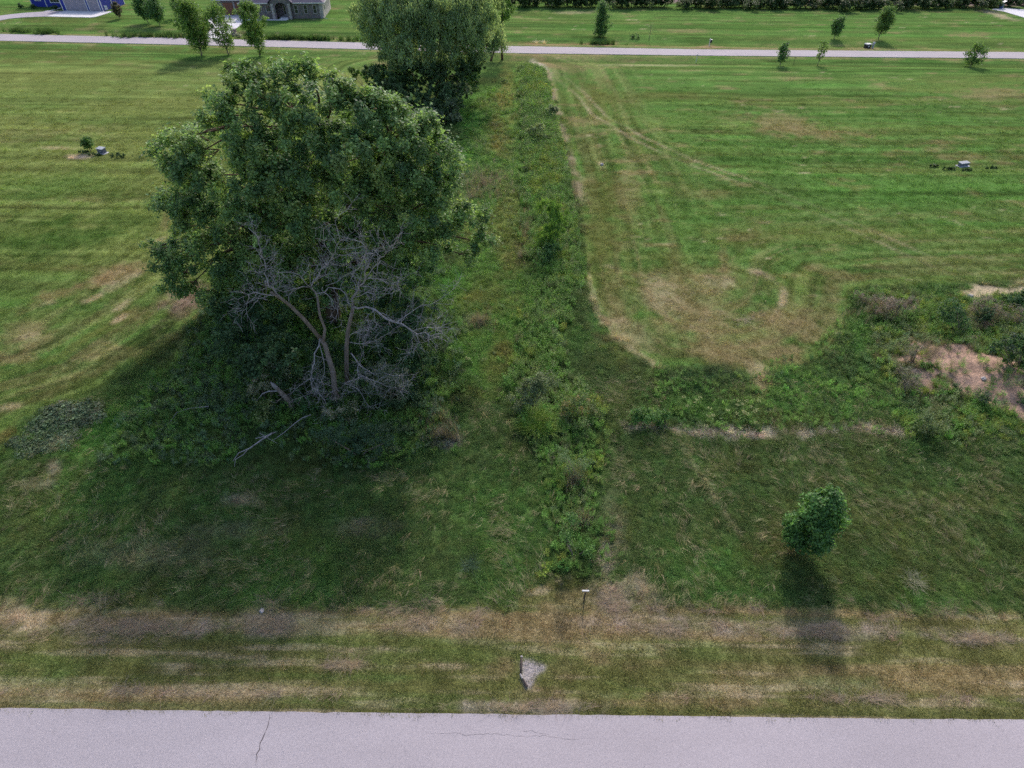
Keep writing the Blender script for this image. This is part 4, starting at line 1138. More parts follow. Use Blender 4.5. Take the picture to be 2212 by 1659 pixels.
shrub('shrub', 'light green sunlit sapling foliage at the left foot of the big tree', 'shrub', [(480, 640, 26, 1), (470, 600, 18, 1), (500, 665, 20, 0)], S_LITE, 37, 1200, .13, .09)
shrub('shrub', 'low bluish weedy bush in front of the dead tree', 'shrub', [(770, 950, 40), (720, 935, 34), (820, 950, 34)], [[.04, .08, .045], [.055, .095, .055]], 38, 1100, .10, .06)

# ---- willow and the growth around it, half way to the far road
def zw(a, b, r, d=0.0): return (748.8 + a * .1736, b * .1736, r * .1736, d)
w_base = GZ(951, 212); WB = np.array(w_base)
t_w = thing('willow_tree', 'large drooping grey green willow in the middle distance', 'tree', w_base)
wl = [(150,150,110,0),(330,110,170,-2),(600,100,180,-4),(230,330,110,0),(430,340,160,-2),(300,470,85,-1),(470,500,110,-3),(700,300,190,-5),(900,130,190,-5),(1150,130,210,-6),(1400,130,210,-5),(1650,190,190,-3),
      (1600,390,180,-3),(1850,440,120,-1),(1900,540,80,-1),(1760,550,100,-2),(1400,330,180,-5),(720,560,170,-5),(790,720,130,-4),(460,640,60,-2),(420,700,45,-2),(1050,600,100,-5),(1270,620,120,-5),(1500,540,150,-4),
      (300,-150,190,0),(700,-230,280,0),(1200,-280,300,0),(1600,-130,240,0),(950,-420,240,1),(500,50,250,4),(900,100,300,5),(1300,100,300,5),(1700,150,250,4),(1500,450,200,4),(700,450,200,4),(880,300,150,-5),(950,760,130,-4),(1150,800,110,-3),(620,760,110,-3),(1380,760,120,-3),(1000,450,140,-5),(560,620,110,-4),(1620,680,100,-3),(1200,450,140,-5)]
wc = []
for (a, b, r, d) in wl:
    u, v, rr, _ = zw(a, b, r)
    p = AT(u, v, w_base[1] + d); wc.append((p, rr * mpp(p)))
WG = [[.115, .165, .082], [.135, .185, .092], [.09, .135, .068], [.155, .205, .11]]
crown_obj('crown', t_w, wc, 41, 800, .30, .13, WG, M_WLEAF, droop=.22, sub_r=.55, up=.5, out=.5, fill=.3)
mb = MB(); rg = np.random.default_rng(43)
tp = [WB - [0, 0, .3], AT(952, 150, w_base[1]), AT(955, 105, w_base[1]), AT(957, 60, w_base[1])]
mb.tube(np.array(tp) - WB, [.8, .6, .5, .4], 9)
hubs = [q - WB for q in (tp[1], tp[2], tp[3], AT(900, 40, w_base[1]), AT(1010, 40, w_base[1]), AT(955, 0, w_base[1]))]
for h in hubs[3:]:
    mb.tube(curve(hubs[2], h, rg, 5, .06), np.linspace(.35, .2, 5), 7)
mb.build('trunk', M_BARK, t_w, True)
mb = MB(); limbs_to(mb, hubs, [(np.asarray(c) - WB, r) for c, r in wc], rg, .18, .05)
mb.build('limbs', M_BARK, t_w, True)

def ztree(name, label, blobs, cols, seed, base, dens, L, W, droop=0.0, group=None, fill=.35, mat=None):
    b = GZ(*base); o = thing(name, label, 'tree', b, group); Bx = np.array(b)
    cl = []
    for q in blobs:
        p = AT(q[0], q[1], b[1] + (q[3] if len(q) > 3 else 0)); cl.append((p, q[2] * mpp(p)))
    crown_obj('crown', o, cl, seed, dens, L, W, cols, mat or M_LEAF, droop=droop, sub_r=.4, fill=fill)
    rg3 = np.random.default_rng(seed + 1)
    zt = max(np.asarray(c)[2] for c, r in cl); mid = np.mean([np.asarray(c) for c, r in cl], 0) - Bx
    mb = MB(); top = np.array([mid[0], mid[1], zt - Bx[2]])
    st = curve([0, 0, -.2], top, rg3, 7, .03); mb.tube(st, np.linspace(.22, .06, 7), 7); mb.build('trunk', M_BARK, o, True)
    mb = MB(); limbs_to(mb, list(st[2:]), [(np.asarray(c) - Bx, r) for c, r in cl], rg3, .08, .02); mb.build('limbs', M_BARK, o, True)
    return o
ztree('leafy_tree', 'brighter green tree rising behind the right side of the willow', [zw(1950, 40, 140), zw(2010, 170, 95), zw(1850, -90, 170), zw(1980, -200, 200), zw(1920, 220, 70)], [[.06, .12, .028], [.075, .14, .035]], 51, (1085, 126), 500, .26, .18)
ztree('leafy_tree', 'thin young tree beside the far road at the right edge of the willow', [zw(1880, 560, 70), zw(1800, 590, 60), zw(1960, 570, 60), zw(1850, 480, 70)], [[.07, .11, .045], [.09, .13, .06]], 52, (1060, 127), 420, .22, .1)
shrub('shrub', 'bright leafy bush at the left foot of the willow', 'shrub', [zw(350, 950, 140), zw(550, 1000, 180, -1), zw(700, 930, 150), zw(450, 1090, 140, -2), zw(640, 1130, 130, -2)], [[.09, .18, .055], [.11, .21, .06], [.075, .15, .05]], 53, 900, .24, .16)
shrub('shrub', 'spindly leaning sapling poking out left of the bush by the willow', 'shrub', [zw(60, 880, 45), zw(130, 910, 60), zw(100, 960, 45)], [[.06, .12, .03]], 54, 420, .24, .15, base=GZ(790, 190))
shrub('shrub', 'grey green silvery bush below the willow trunk', 'shrub', [zw(1080, 1000, 115), zw(1350, 1050, 140), zw(1230, 1150, 140, -1), zw(1450, 1120, 100)], [[.13, .17, .11], [.15, .19, .125], [.11, .15, .09]], 55, 950, .22, .1)
shrub('shrub', 'dark low bush at the front of the willow thicket', 'shrub', [zw(1300, 1350, 120), zw(1150, 1440, 110), zw(1340, 1480, 85), zw(1020, 1380, 120)], [[.085, .13, .07], [.11, .15, .085], [.15, .18, .125]], 56, 950, .2, .11)
shrub('shrub', 'dark bush right of the willow trunk', 'shrub', [zw(1550, 950, 130), zw(1500, 780, 120, 1), zw(1350, 830, 100), zw(1600, 800, 90)], [[.075, .14, .05], [.105, .18, .06]], 57, 900, .22, .14)
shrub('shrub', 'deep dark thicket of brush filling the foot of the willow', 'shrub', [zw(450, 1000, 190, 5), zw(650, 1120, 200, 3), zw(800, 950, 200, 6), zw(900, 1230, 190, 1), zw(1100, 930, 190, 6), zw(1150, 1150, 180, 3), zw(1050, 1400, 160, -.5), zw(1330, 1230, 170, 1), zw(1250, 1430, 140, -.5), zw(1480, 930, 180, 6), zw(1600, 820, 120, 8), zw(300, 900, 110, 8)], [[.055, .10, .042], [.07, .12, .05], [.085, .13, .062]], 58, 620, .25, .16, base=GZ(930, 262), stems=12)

# ---- street trees and other young trees: where they stand, where the top is, how wide the crown is
def young_tree(label, base, top_v, width, cols, seed, style='oval', group=None, trunk=.28, dens=1.0, name='young_tree'):
    b = GZ(*base); Bx = np.array(b)
    top = AT(base[0], top_v, b[1]); H = top[2] - b[2]
    R = width * mpp(b) * .5
    o = thing(name, label, 'tree', b, group)
    rg4 = np.random.default_rng(seed)
    cl = []
    z0 = H * trunk
    mb = MB(); lb = MB()
    st = curve([0, 0, -.1], [rg4.normal(0, .1), rg4.normal(0, .1), H * .93], rg4, 8, .015)
    mb.tube(st, np.linspace(max(.05, H * .014), .02, 8), 7)
    nb = 26 if style == 'column' else 20
    if style == 'sparse': nb = 16
    for k in range(nb):
        f = (k + .5) / nb
        z = z0 + (H * .93 - z0) * f
        if style == 'column':
            prof = (.55 + .6 * min(1, f * 2.2)) * (1 - max(0, f - .55) / .45 * .75)
            a = k * 2.4 + rg4.random(); rr = R * prof * (.75 + .4 * rg4.random())
            tip = np.array([math.cos(a) * rr, math.sin(a) * rr, z + rr * .55])
        elif style == 'cone':
            prof = (.5 + .7 * min(1, f * 3)) * (1 - f * .8)
            a = k * 2.4 + rg4.random(); rr = R * prof * (.75 + .4 * rg4.random()); tip = np.array([math.cos(a) * rr, math.sin(a) * rr, z + rr * .25])
        else:
            prof = math.sqrt(max(.05, 1 - (2 * f - .95) ** 2))
            a = k * 2.4 + rg4.random(); rr = R * prof * (.7 + .4 * rg4.random()); tip = np.array([math.cos(a) * rr, math.sin(a) * rr, z + rr * .2])
        ti = min(int((max(.1, z - rr * .5) / (H * .93)) * 7), 6)
        lb.tube(curve(st[ti], tip, rg4, 4, .06), np.linspace(.03, .008, 4), 4)
        m_ = 4 if style == 'column' else 3
        for j in range(m_):
            q = st[ti] + (tip - st[ti]) * (.45 + .6 * j / m_)
            cl.append((Bx + q + rg4.normal(0, .06 * R, 3), R * (.26 if style == 'column' else .34) * (1 if style != 'sparse' else .8)))
    mb.build('trunk', M_BARKG, o, True); lb.build('branches', M_BARKG, o, True)
    sz = {'column': (.30, .12), 'sparse': (.24, .12)}.get(style, (.22, .15))
    if H < 7 and b[1] < 40: sz = (.16, .10)
    crown_obj('crown', o, cl, seed + 1, (620 if style != 'sparse' else 420) * dens * (.5 if b[1] > 100 else 1), sz[0], sz[1], cols, M_LEAF, sub_r=R * .22, up=.6, out=.6, fill=.4)
    return o
E1 = [[.07, .125, .032], [.09, .15, .04], [.055, .10, .028]]
E2 = [[.05, .10, .038], [.062, .12, .042]]
young_tree('tall feathery street tree, leftmost of the three beside the far road', (436, 120), -6, 66, E1, 61, 'column', trunk=.17)
young_tree('thinner feathery street tree, middle of the three, in front of the concrete drive', (493, 116), 3, 54, E1, 62, 'column', trunk=.17, dens=.62)
young_tree('tall feathery street tree, rightmost of the three, in front of the brick house', (561, 120), 0, 54, E1, 63, 'column', trunk=.17)
young_tree('rounded dark green lawn tree right of the blue house', (320, 50), -14, 40, E2, 64)
young_tree('dark green lawn tree next to the leftmost feathery street tree', (346, 55.5), -8, 40, E2, 65)
young_tree('dark tree behind the leftmost feathery street tree', (392, 38), -20, 34, E2, 66)
young_tree('small dark reddish tree on the lawn beside the blue garage', (259, 41), 4, 20, [[.055, .05, .035], [.07, .06, .04], [.04, .05, .03]], 67)
young_tree('dense conical green tree standing alone in the far field', (1296, 79.5), 2, 41, E2, 68, 'cone', trunk=.10)
young_tree('small dark round-headed tree in the far field beyond the road', (1801, 84), 34, 28, E2, 69)
young_tree('taller loose-crowned tree in the far field beyond the road', (1897, 85.5), 10, 38, [[.05, .095, .03], [.065, .115, .035]], 70)
young_tree('small dark oval tree on the near side of the far road', (1685, 139.6), 91, 25, E2, 71)
young_tree('thin light green sapling on the near side of the far road', (1767, 138), 85, 24, E1, 72, 'sparse')
young_tree('spreading young tree on the near side of the far road at far right', (2098, 141), 93, 43, [[.055, .105, .03], [.07, .125, .035]], 73, 'sparse', trunk=.2, dens=1.4)
young_tree('rounded dense young tree in the front grass near the road', (1722, 1192), 1064, 98, [[.06, .125, .038], [.078, .15, .042], [.048, .105, .034]], 74, 'oval', trunk=.18, dens=3.6)

# ------------------------------------------------------------------ plants that stand out in the weeds
def z7(a, b, r, d=0.0): return (1764 + a * .2170, 605 + b * .2170, r * .2170, d)
S_BRUSH = [[.17, .135, .125], [.21, .17, .155], [.12, .10, .085], [.09, .10, .065]]
def brush(label, blobs, cols, seed, **kw):
    a = dict(dens=700, L=.20, W=.03, up=.9, wood=M_BARKG, stems=9); a.update(kw)
    return shrub('dead_brush', label, 'brush', blobs, cols, seed, **a)
brush('greyish purple dry brush at the left end of the rough bank', [z7(420, 160, 60), z7(600, 190, 60), z7(500, 210, 50)], S_BRUSH, 201)
brush('wide purple grey dry brush on the rough bank behind the bare soil', [z7(700, 250, 95), z7(830, 240, 80), z7(640, 320, 70), z7(950, 230, 70)], S_BRUSH, 202)
brush('dry brush arching over a dark bush at the right of the rough bank', [z7(1700, 240, 100), z7(1600, 260, 70), z7(1790, 310, 80)], S_BRUSH, 203)
brush('dry brush at the right edge below the pale sandy strip', [z7(1970, 330, 90), z7(2080, 360, 90)], S_BRUSH, 204)
brush('small brown dry bush above the bare soil', [z7(1700, 465, 50), z7(1640, 480, 34)], [[.19, .125, .095], [.15, .10, .08]], 205)
brush('small pinkish dry bush at the top of the bare soil', [z7(1545, 590, 46)], [[.20, .155, .145], [.13, .12, .09]], 206)
brush('tall grey dry weeds at the left of the bare soil', [z7(930, 720, 80), z7(880, 800, 60), z7(1020, 660, 50)], [[.12, .12, .085], [.16, .145, .12], [.085, .10, .06]], 207)
brush('grey dry weeds below the left end of the bare soil', [z7(900, 960, 90), z7(960, 1050, 80), z7(820, 900, 60)], [[.13, .12, .10], [.085, .10, .06], [.17, .14, .125]], 208)
S_G = [[.045, .095, .04], [.055, .11, .046], [.038, .08, .036]]
shrub('shrub', 'rounded green bush in the middle of the rough bank', 'shrub', [z7(1330, 270, 90), z7(1420, 390, 100), z7(1300, 370, 60), z7(1470, 460, 60)], S_G, 211, 1000, .15, .07)
shrub('shrub', 'dark green bush under the arching dry brush', 'shrub', [z7(1690, 340, 75), z7(1640, 400, 60)], [[.035, .07, .035], [.045, .08, .04]], 212, 1000, .14, .07)
shrub('shrub', 'dense dark shrub at the right edge below the sandy strip', 'shrub', [z7(1960, 200, 85), z7(2060, 190, 80), z7(1880, 190, 50)], S_G, 213, 900, .15, .08)
shrub('shrub', 'large green bush on the right edge beside the bare soil', 'shrub', [z7(1880, 640, 120), z7(1990, 720, 130), z7(2060, 820, 110), z7(1780, 680, 70), z7(2080, 640, 100)], [[.05, .10, .04], [.065, .125, .048], [.04, .085, .036], [.09, .12, .085]], 214, 950, .15, .08)
shrub('shrub', 'tiny rounded bush on the upper edge of the bare soil', 'shrub', [z7(1165, 755, 36)], S_GREY, 215, 1600, .10, .05, stems=3)
shrub('shrub', 'small round bush on the lower edge of the bare soil, left of two', 'shrub', [z7(1385, 1085, 56)], [[.06, .10, .05], [.08, .12, .06]], 216, 1600, .11, .05, stems=3)
shrub('shrub', 'round upright bush on the lower edge of the bare soil, right of two', 'shrub', [z7(1685, 1150, 72), z7(1690, 1200, 62)], [[.055, .10, .045], [.07, .12, .05], [.09, .115, .075]], 217, 1500, .11, .05, stems=4)
shrub('shrub', 'bright green low bush on the left of the bare soil', 'shrub', [z7(1110, 850, 50), z7(1180, 875, 40), z7(1050, 850, 36)], S_LITE, 218, 1500, .12, .06, stems=3)
shrub('shrub', 'pale green loose shrub below the bare soil by the straw line', 'shrub', [z7(1120, 1400, 100), z7(1180, 1470, 90), z7(1060, 1470, 80)], [[.10, .14, .065], [.135, .165, .085], [.07, .11, .045]], 219, 1100, .12, .06)
shrub('shrub', 'small green bush at the right edge of the bare soil', 'shrub', [z7(2040, 1220, 50)], S_G, 220, 1500, .11, .06, stems=3)
# weeds strip between the fields
shrub('willow_shrub', 'upright bright green shrub clump standing in the weedy strip between the fields', 'shrub', [(1185, 450, 28), (1195, 490, 30), (1180, 520, 26), (1205, 460, 22)], [[.095, .18, .045], [.115, .20, .05], [.08, .155, .04]], 221, 1200, .2, .05, droop=.05)
shrub('shrub', 'small round blue green bush just below the upright shrub clump', 'shrub', [(1190, 548, 24), (1175, 552, 16)], [[.07, .14, .055], [.085, .16, .06]], 222, 1500, .14, .07)
shrub('shrub', 'broad pale leafy weed clump left of the yellow green tussock', 'shrub', [(1135, 842, 28), (1165, 830, 24), (1120, 870, 20), (1185, 822, 20)], S_SAGE, 223, 1500, .13, .06)
shrub('shrub', 'loose bush with rusty leaf tips beside the bare line in the strip', 'shrub', [(1240, 868, 26), (1270, 890, 24), (1225, 885, 18)], [[.085, .13, .045], [.20, .165, .085], [.11, .15, .06]], 224, 1300, .11, .06)
shrub('shrub', 'grey green feathery bush low in the weedy strip', 'shrub', [(1225, 990, 24), (1262, 1003, 22), (1240, 1015, 20)], [[.095, .15, .07], [.115, .165, .08]], 225, 900, .11, .03)
shrub('shrub', 'dark green bush at the roadside end of the weedy strip', 'shrub', [(1235, 1125, 22), (1222, 1165, 20), (1265, 1185, 20)], [[.06, .125, .04], [.08, .155, .046]], 226, 900, .12, .05)
shrub('shrub', 'leafy green bush where the straw line begins', 'shrub', [(1395, 900, 22), (1425, 905, 18), (1372, 903, 15)], [[.06, .13, .04], [.075, .15, .045]], 227, 1400, .12, .08)
shrub('shrub', 'grey shrub in the upper weedy strip beside the bare line', 'shrub', [(1192, 238, 14), (1185, 250, 12)], [[.15, .19, .11], [.17, .21, .13]], 228, 1100, .2, .09)
shrub('shrub', 'low grey green bush in the upper weedy strip', 'shrub', [(1165, 278, 12), (1150, 283, 10), (1172, 300, 12)], [[.14, .19, .09], [.17, .215, .11]], 229, 1000, .2, .09)

def tussock(label, base, r, h, cols, seed, n=260, w=.012, name='grass_tussock'):
    b = GZ(*base); o = thing(name, label, 'grass clump', b)
    V, F = blades(n, r * .45, h * .7, h * 1.1, w, .9, seed, 3, .55)
    rg5 = np.random.default_rng(seed)
    me = new_mesh('leaves', V, F, np.tile(np.array(cols), (len(V), 1)))
    obj('leaves', me, M_SHRUB, o)
    return o
tussock('bright yellow green rounded grass tussock in the weedy strip', (1160, 925), 1.5, 1.25, [.135, .215, .03], 231, 700, .02)
tussock('pale grey spiky grass tussock in the front grass right of the young tree', (1972, 1258), .7, .6, [.21, .21, .15], 232, 160, .012)
tussock('dark bluish grass tussock in the front grass left of the weedy strip', (1015, 1222), .6, .5, [.05, .09, .06], 233, 140, .012)

def parsnip(label, base, n, seed, hgt=1.1, sp=.6):
    b = GZ(*base); o = thing('flowering_weed', label, 'flower', b)
    rg6 = np.random.default_rng(seed); st = MB(); C = []; N = []
    LC = []; LD = []
    for k in range(n):
        q = rg6.normal(0, sp, 2); h = hgt * (.6 + .6 * rg6.random())
        tip = np.array([q[0] * 1.1, q[1] * 1.1, h])
        st.tube(curve([q[0] * .6, q[1] * .6, -.05], tip, rg6, 4, .04), np.linspace(.012, .006, 4), 4)
        for j in range(14):
            a = rg6.random() * 6.283; r = .13 * math.sqrt(rg6.random())
            C.append(tip + [r * math.cos(a), r * math.sin(a), rg6.normal(0, .02)])
        for j in range(6):
            LC.append(np.array([q[0], q[1], h * .5 * rg6.random() + .1]) + rg6.normal(0, .12, 3))
    C = np.array(C); N = rdir(rg6, len(C), 2.5)
    V, F = leaf_quads(C, np.cross(N, rdir(rg6, len(C))), N, .07, .06)
    obj('flower_heads', new_mesh('flower_heads', V, F, np.tile([.24, .26, .12], (len(V), 1))), M_SHRUB, o)['kind'] = 'stuff'
    LC = np.array(LC); N = rdir(rg6, len(LC), 1.5)
    V, F = leaf_quads(LC, np.cross(N, rdir(rg6, len(LC))), N, .2, .1)
    obj('leaves', new_mesh('leaves', V, F, np.tile([.08, .14, .04], (len(V), 1))), M_SHRUB, o)
    st.build('stems', M_STEM, o)
    return o
M_STEM = mat_noise('green_stem', (.10, .15, .05), (.15, .2, .07), 5, .7, 0)
parsnip('wild flower clump with pale yellow heads, left of two on the bank', (1510, 908), 11, 241, 1.0, .6)
parsnip('wild flower clump with pale yellow heads, right of two on the bank', (1610, 915), 15, 242, 1.1, .65)
parsnip('single small white flowering weed in the meadow grass', (1016, 788), 3, 243, .5, .12)

# ------------------------------------------------------------------ hedge along the far edge of the field
rgH = np.random.default_rng(300)
def hedge_mesh(seed, r):
    rg7 = np.random.default_rng(seed)
    cl = [((rg7.normal(0, r * .7), rg7.normal(0, r * .4), r * (.55 + .45 * rg7.random())), r * (.45 + .3 * rg7.random())) for k in range(9)]
    V, F, K = crown_leaves(cl, seed, 330, .30, .2, [[.042, .075, .03], [.055, .095, .035], [.035, .062, .03], [.08, .11, .05]], sub_r=.35)
    V[:, 2] = np.maximum(V[:, 2], 0)
    m2 = MB()
    for k in range(4):
        m2.tube(curve([rg7.normal(0, .3), rg7.normal(0, .2), -.1], cl[k][0], rg7, 4, .08), np.linspace(.05, .02, 4), 5)
    return new_mesh('foliage', V, F, K), m2.mesh('stems')
HM = [hedge_mesh(310 + i, r) for i, r in enumerate((1.7, 2.1, 1.5, 1.9, 2.3))]
for m_, s_ in HM:
    m_.materials.append(M_SHRUB); s_.materials.append(M_BARK)
u = 1100.0; i = 0
ORD = 'first second third fourth fifth sixth seventh eighth ninth tenth eleventh twelfth thirteenth fourteenth fifteenth sixteenth seventeenth eighteenth nineteenth twentieth'.split()
HEDGE = []
while u < 2230:
    if not (1446 < u < 1462):
        vb = np.interp(u, [1100, 1450, 1850, 2100, 2230], [13.5, 16.0, 19.5, 17.0, 9.0])
        p = GZ(u, vb)
        fol, stm = HM[i % 5]
        o = thing('hedge_shrub', 'dense dark shrub in the overgrown hedgerow along the top edge of the far field', 'shrub', p, 'hedgerow shrubs behind the far field', rgH.random() * 6.28)
        HEDGE.append(o)
        o.scale = (1.0 + .3 * rgH.random(), 1, (.95 if u < 1500 else .72) + .3 * rgH.random())
        obj('foliage', fol, None, o); obj('stems', stm, None, o)
        i += 1
    u += 25 + 9 * rgH.random()

nh = len(HEDGE)
for k, o in enumerate(HEDGE):
    side, j = ('left', k) if k < nh / 2 else ('right', nh - 1 - k)
    o['label'] = '%s dark hedgerow shrub from the %s end along the top edge of the far field' % (ORD[j], side)

# ------------------------------------------------------------------ houses
M_BLUE = mat_noise('blue_siding', (.02, .035, .30), (.03, .05, .38), 2, .6, .15, 30, 4, (.1, .1, 8))
M_WHITE = mat_noise('white_trim', (.62, .62, .64), (.72, .72, .74), 3, .5, 0)
M_GDOOR = mat_noise('mauve_garage_door', (.33, .29, .35), (.38, .34, .40), 2, .6, .2, 6, 3, (.1, .1, 4))
M_CONC = mat_noise('pale_concrete', (.66, .64, .68), (.76, .74, .78), .8, .9, .1, 20)
M_ASPH = mat_noise('drive_chipseal', (.38, .34, .39), (.46, .42, .46), 1.5, .9, .2, 30)
M_ROOF = mat_noise('grey_shingles', (.13, .11, .15), (.22, .19, .24), 3.5, .9, .5, 9, 6, (1, 1, 3))
M_WOODD = mat_noise('brown_wood_door', (.20, .085, .055), (.27, .12, .08), 2, .6, .2, 6, 4, (.2, .2, 4))
M_BEIGE = mat_noise('beige_siding', (.42, .39, .38), (.48, .45, .44), 2, .7, .2, 20, 4, (.1, .1, 6))
M_QUOIN = mat_noise('pale_quoin_stone', (.40, .36, .36), (.52, .48, .48), 3, .9, .3, 12)
M_GLASS = mat_glass('window_glass', (.02, .025, .035))
M_DKGLASS = mat_glass('door_glass', (.03, .03, .035))
def mat_stone():
    m, t, out = nt('mixed_brick')
    tc = t.nodes.new('ShaderNodeTexCoord')
    mp = t.nodes.new('ShaderNodeMapping'); mp.inputs['Rotation'].default_value = (math.pi / 2, 0, 0)
    t.links.new(tc.outputs['Object'], mp.inputs['Vector'])
    br = t.nodes.new('ShaderNodeTexBrick'); br.inputs['Scale'].default_value = 3.2
    br.inputs['Color1'].default_value = (.22, .15, .15, 1); br.inputs['Color2'].default_value = (.11, .085, .10, 1); br.inputs['Mortar'].default_value = (.34, .31, .31, 1)
    br.inputs['Mortar Size'].default_value = .018
    t.links.new(mp.outputs[0], br.inputs['Vector'])
    nz = t.nodes.new('ShaderNodeTexNoise'); nz.inputs['Scale'].default_value = 2.2
    t.links.new(tc.outputs['Object'], nz.inputs['Vector'])
    mx = t.nodes.new('ShaderNodeMix'); mx.data_type = 'RGBA'; mx.blend_type = 'OVERLAY'; mx.inputs[0].default_value = .7
    t.links.new(br.outputs['Color'], mx.inputs[6]); t.links.new(nz.outputs['Color'], mx.inputs[7])
    hs = t.nodes.new('ShaderNodeHueSaturation'); hs.inputs['Saturation'].default_value = .6
    t.links.new(mx.outputs[2], hs.inputs['Color'])
    p = t.nodes.new('ShaderNodeBsdfPrincipled'); p.inputs['Roughness'].default_value = .9
    t.links.new(hs.outputs[0], p.inputs['Base Color'])
    t.links.new(p.outputs[0], out.inputs['Surface'])
    return m
M_STONE = mat_stone()

def frame_of(a, b):
    """origin at b, x axis from a to b; returns origin, length, angle"""
    a = G(*a); b = G(*b)
    d = b - a
    return b, float(np.hypot(d[0], d[1])), math.atan2(d[1], d[0])

def window_part(h, x0, x1, z0, z1, y, pane=None, bars=(1, 1), fw=.09, frame=None):
    """frame with a recessed pane and bars; wall front at y"""
    m2 = MB()
    m2.box(x0 - fw, x1 + fw, y - .05, y + .02, z1, z1 + fw); m2.box(x0 - fw - .06, x1 + fw + .06, y - .09, y + .02, z0 - fw, z0)
    m2.box(x0 - fw, x0, y - .05, y + .02, z0, z1); m2.box(x1, x1 + fw, y - .05, y + .02, z0, z1)
    w = m2.build('window', frame or M_WHITE, h)
    nx, nz = bars
    for i in range(nx):
        for j in range(nz):
            xa = x0 + (x1 - x0) * i / nx + .025; xb = x0 + (x1 - x0) * (i + 1) / nx - .025
            za = z0 + (z1 - z0) * j / nz + .025; zb = z0 + (z1 - z0) * (j + 1) / nz - .025
            MB().box(xa, xb, y - .018, y - .008, za, zb).build('pane', pane or M_GLASS, w)
    bb = MB()
    for i in range(1, nx): bb.box(x0 + (x1 - x0) * i / nx - .025, x0 + (x1 - x0) * i / nx + .025, y - .04, y - .004, z0, z1)
    for j in range(1, nz): bb.box(x0, x1, y - .035, y - .006, z0 + (z1 - z0) * j / nz - .025, z0 + (z1 - z0) * j / nz + .025)
    if bb.n: bb.build('glazing_bars', frame or M_WHITE, w)
    return w

def hip_roof(mb, x0, x1, y0, y1, z, slope, ov=.5):
    x0 -= ov; x1 += ov; y0 -= ov; y1 += ov
    hw = min(x1 - x0, y1 - y0) / 2; h = hw * slope
    if (x1 - x0) > (y1 - y0): r0, r1 = (x0 + hw, (y0 + y1) / 2), (x1 - hw, (y0 + y1) / 2)
    else: r0, r1 = ((x0 + x1) / 2, y0 + hw), ((x0 + x1) / 2, y1 - hw)
    V = [(x0, y0, z), (x1, y0, z), (x1, y1, z), (x0, y1, z), (r0[0], r0[1], z + h), (r1[0], r1[1], z + h)]
    if (x1 - x0) > (y1 - y0): F = [(0, 1, 5, 4), (1, 2, 5), (2, 3, 4, 5), (3, 0, 4), (0, 3, 2, 1)]
    else: F = [(0, 1, 4), (1, 2, 5, 4), (2, 3, 5), (3, 0, 4, 5), (0, 3, 2, 1)]
    mb.add(V, F)

# ---- brick house
o0, D0, A0 = frame_of((559.1, 41.0), (700, 39.6))
hb = thing('brick_house', 'low brick and stone house with grey roof and arched entrance behind the street trees', 'house', (o0[0], o0[1], 0), rotz=A0)
fx = lambda z: (z - 1960) / 1030.0 * D0
EH = 2.85
GY = 4.2
MB().box(fx(700), fx(1160), 0, 11, -.2, EH).box(fx(1160), fx(1480), 1.6, 11.01, -.2, EH - .01).box(fx(1480), 0, 0.003, 11, -.2, EH).build('wall', M_STONE, hb)
MB().box(fx(215), fx(700) - .004, GY, 10.9, -.2, EH).build('garage_wall', M_STONE, hb)
MB().box(.002, .06, .25, 10.8, -.2, EH - .02).build('side_wall', M_BEIGE, hb)
# arched porch front with its gable
px0, px1 = fx(1165), fx(1478); ax0, ax1 = fx(1232), fx(1408); am = (ax0 + ax1) / 2; ar = (ax1 - ax0) / 2
arch = [(px0, -.2), (ax0, -.2), (ax0, 2.2)] + [(am - ar * math.cos(t_), 2.2 + .75 * math.sin(t_)) for t_ in np.linspace(.25, math.pi - .25, 9)] + [(ax1, 2.2), (ax1, -.2), (px1, -.2), (px1, 3.15), ((px0 + px1) / 2, 5.0), (px0, 3.15)]
MB().prism(arch, -.65, -.3).build('porch_front', M_STONE, hb)
MB().box(px0 + .003, px0 + .3, -.297, 1.59, -.2, 3.1).build('porch_side', M_STONE, hb); MB().box(px1 - .3, px1 - .003, -.297, 1.59, -.2, 3.1).build('porch_side', M_STONE, hb)
# roofs
mr = MB(); hip_roof(mr, fx(700), 0.06, 0, 11, EH, .62)
rf = mr.build('roof', M_ROOF, hb)
mr = MB(); hip_roof(mr, fx(215), fx(760), GY, 10.9, EH + .004, .62); mr.build('roof', M_ROOF, hb)
pm = (px0 + px1) / 2; pw = (px1 - px0) / 2
mr = MB()
for sgn in (-1, 1):
    e = pm + sgn * (pw + .45)
    mr.add([(pm, -.95, 5.32), (e, -.95, 3.02), (e, 5.0, 3.02), (pm, 5.0, 5.32), (pm, -.95, 5.18), (e, -.95, 2.88), (e, 5.0, 2.88), (pm, 5.0, 5.18)],
           [(0, 1, 2, 3), (7, 6, 5, 4), (0, 4, 5, 1), (1, 5, 6, 2), (2, 6, 7, 3)])
mr.build('porch_roof', M_ROOF, hb)
for q in ((fx(700) - .5, px0 - .5, -.53, -.50), (px1 + .5, .56, -.53, -.5), (.56, .59, -.5, 11.5), (fx(215) - .5, fx(700) - .51, GY - .53, GY - .5)):
    MB().box(*q, EH - .12, EH + .06).build('gutter', M_WHITE, hb)
for zx in (1545, 1695, 1838):
    window_part(hb, fx(zx) - .30, fx(zx) + .30, .95, 2.35, 0, bars=(1, 2), fw=.1, frame=M_QUOIN)
window_part(hb, fx(935), fx(1000), 1.35, 2.4, 0, bars=(2, 1), frame=M_QUOIN)
window_part(hb, fx(1085), fx(1150) - .1, 1.35, 2.4, 0, bars=(2, 1), frame=M_QUOIN)
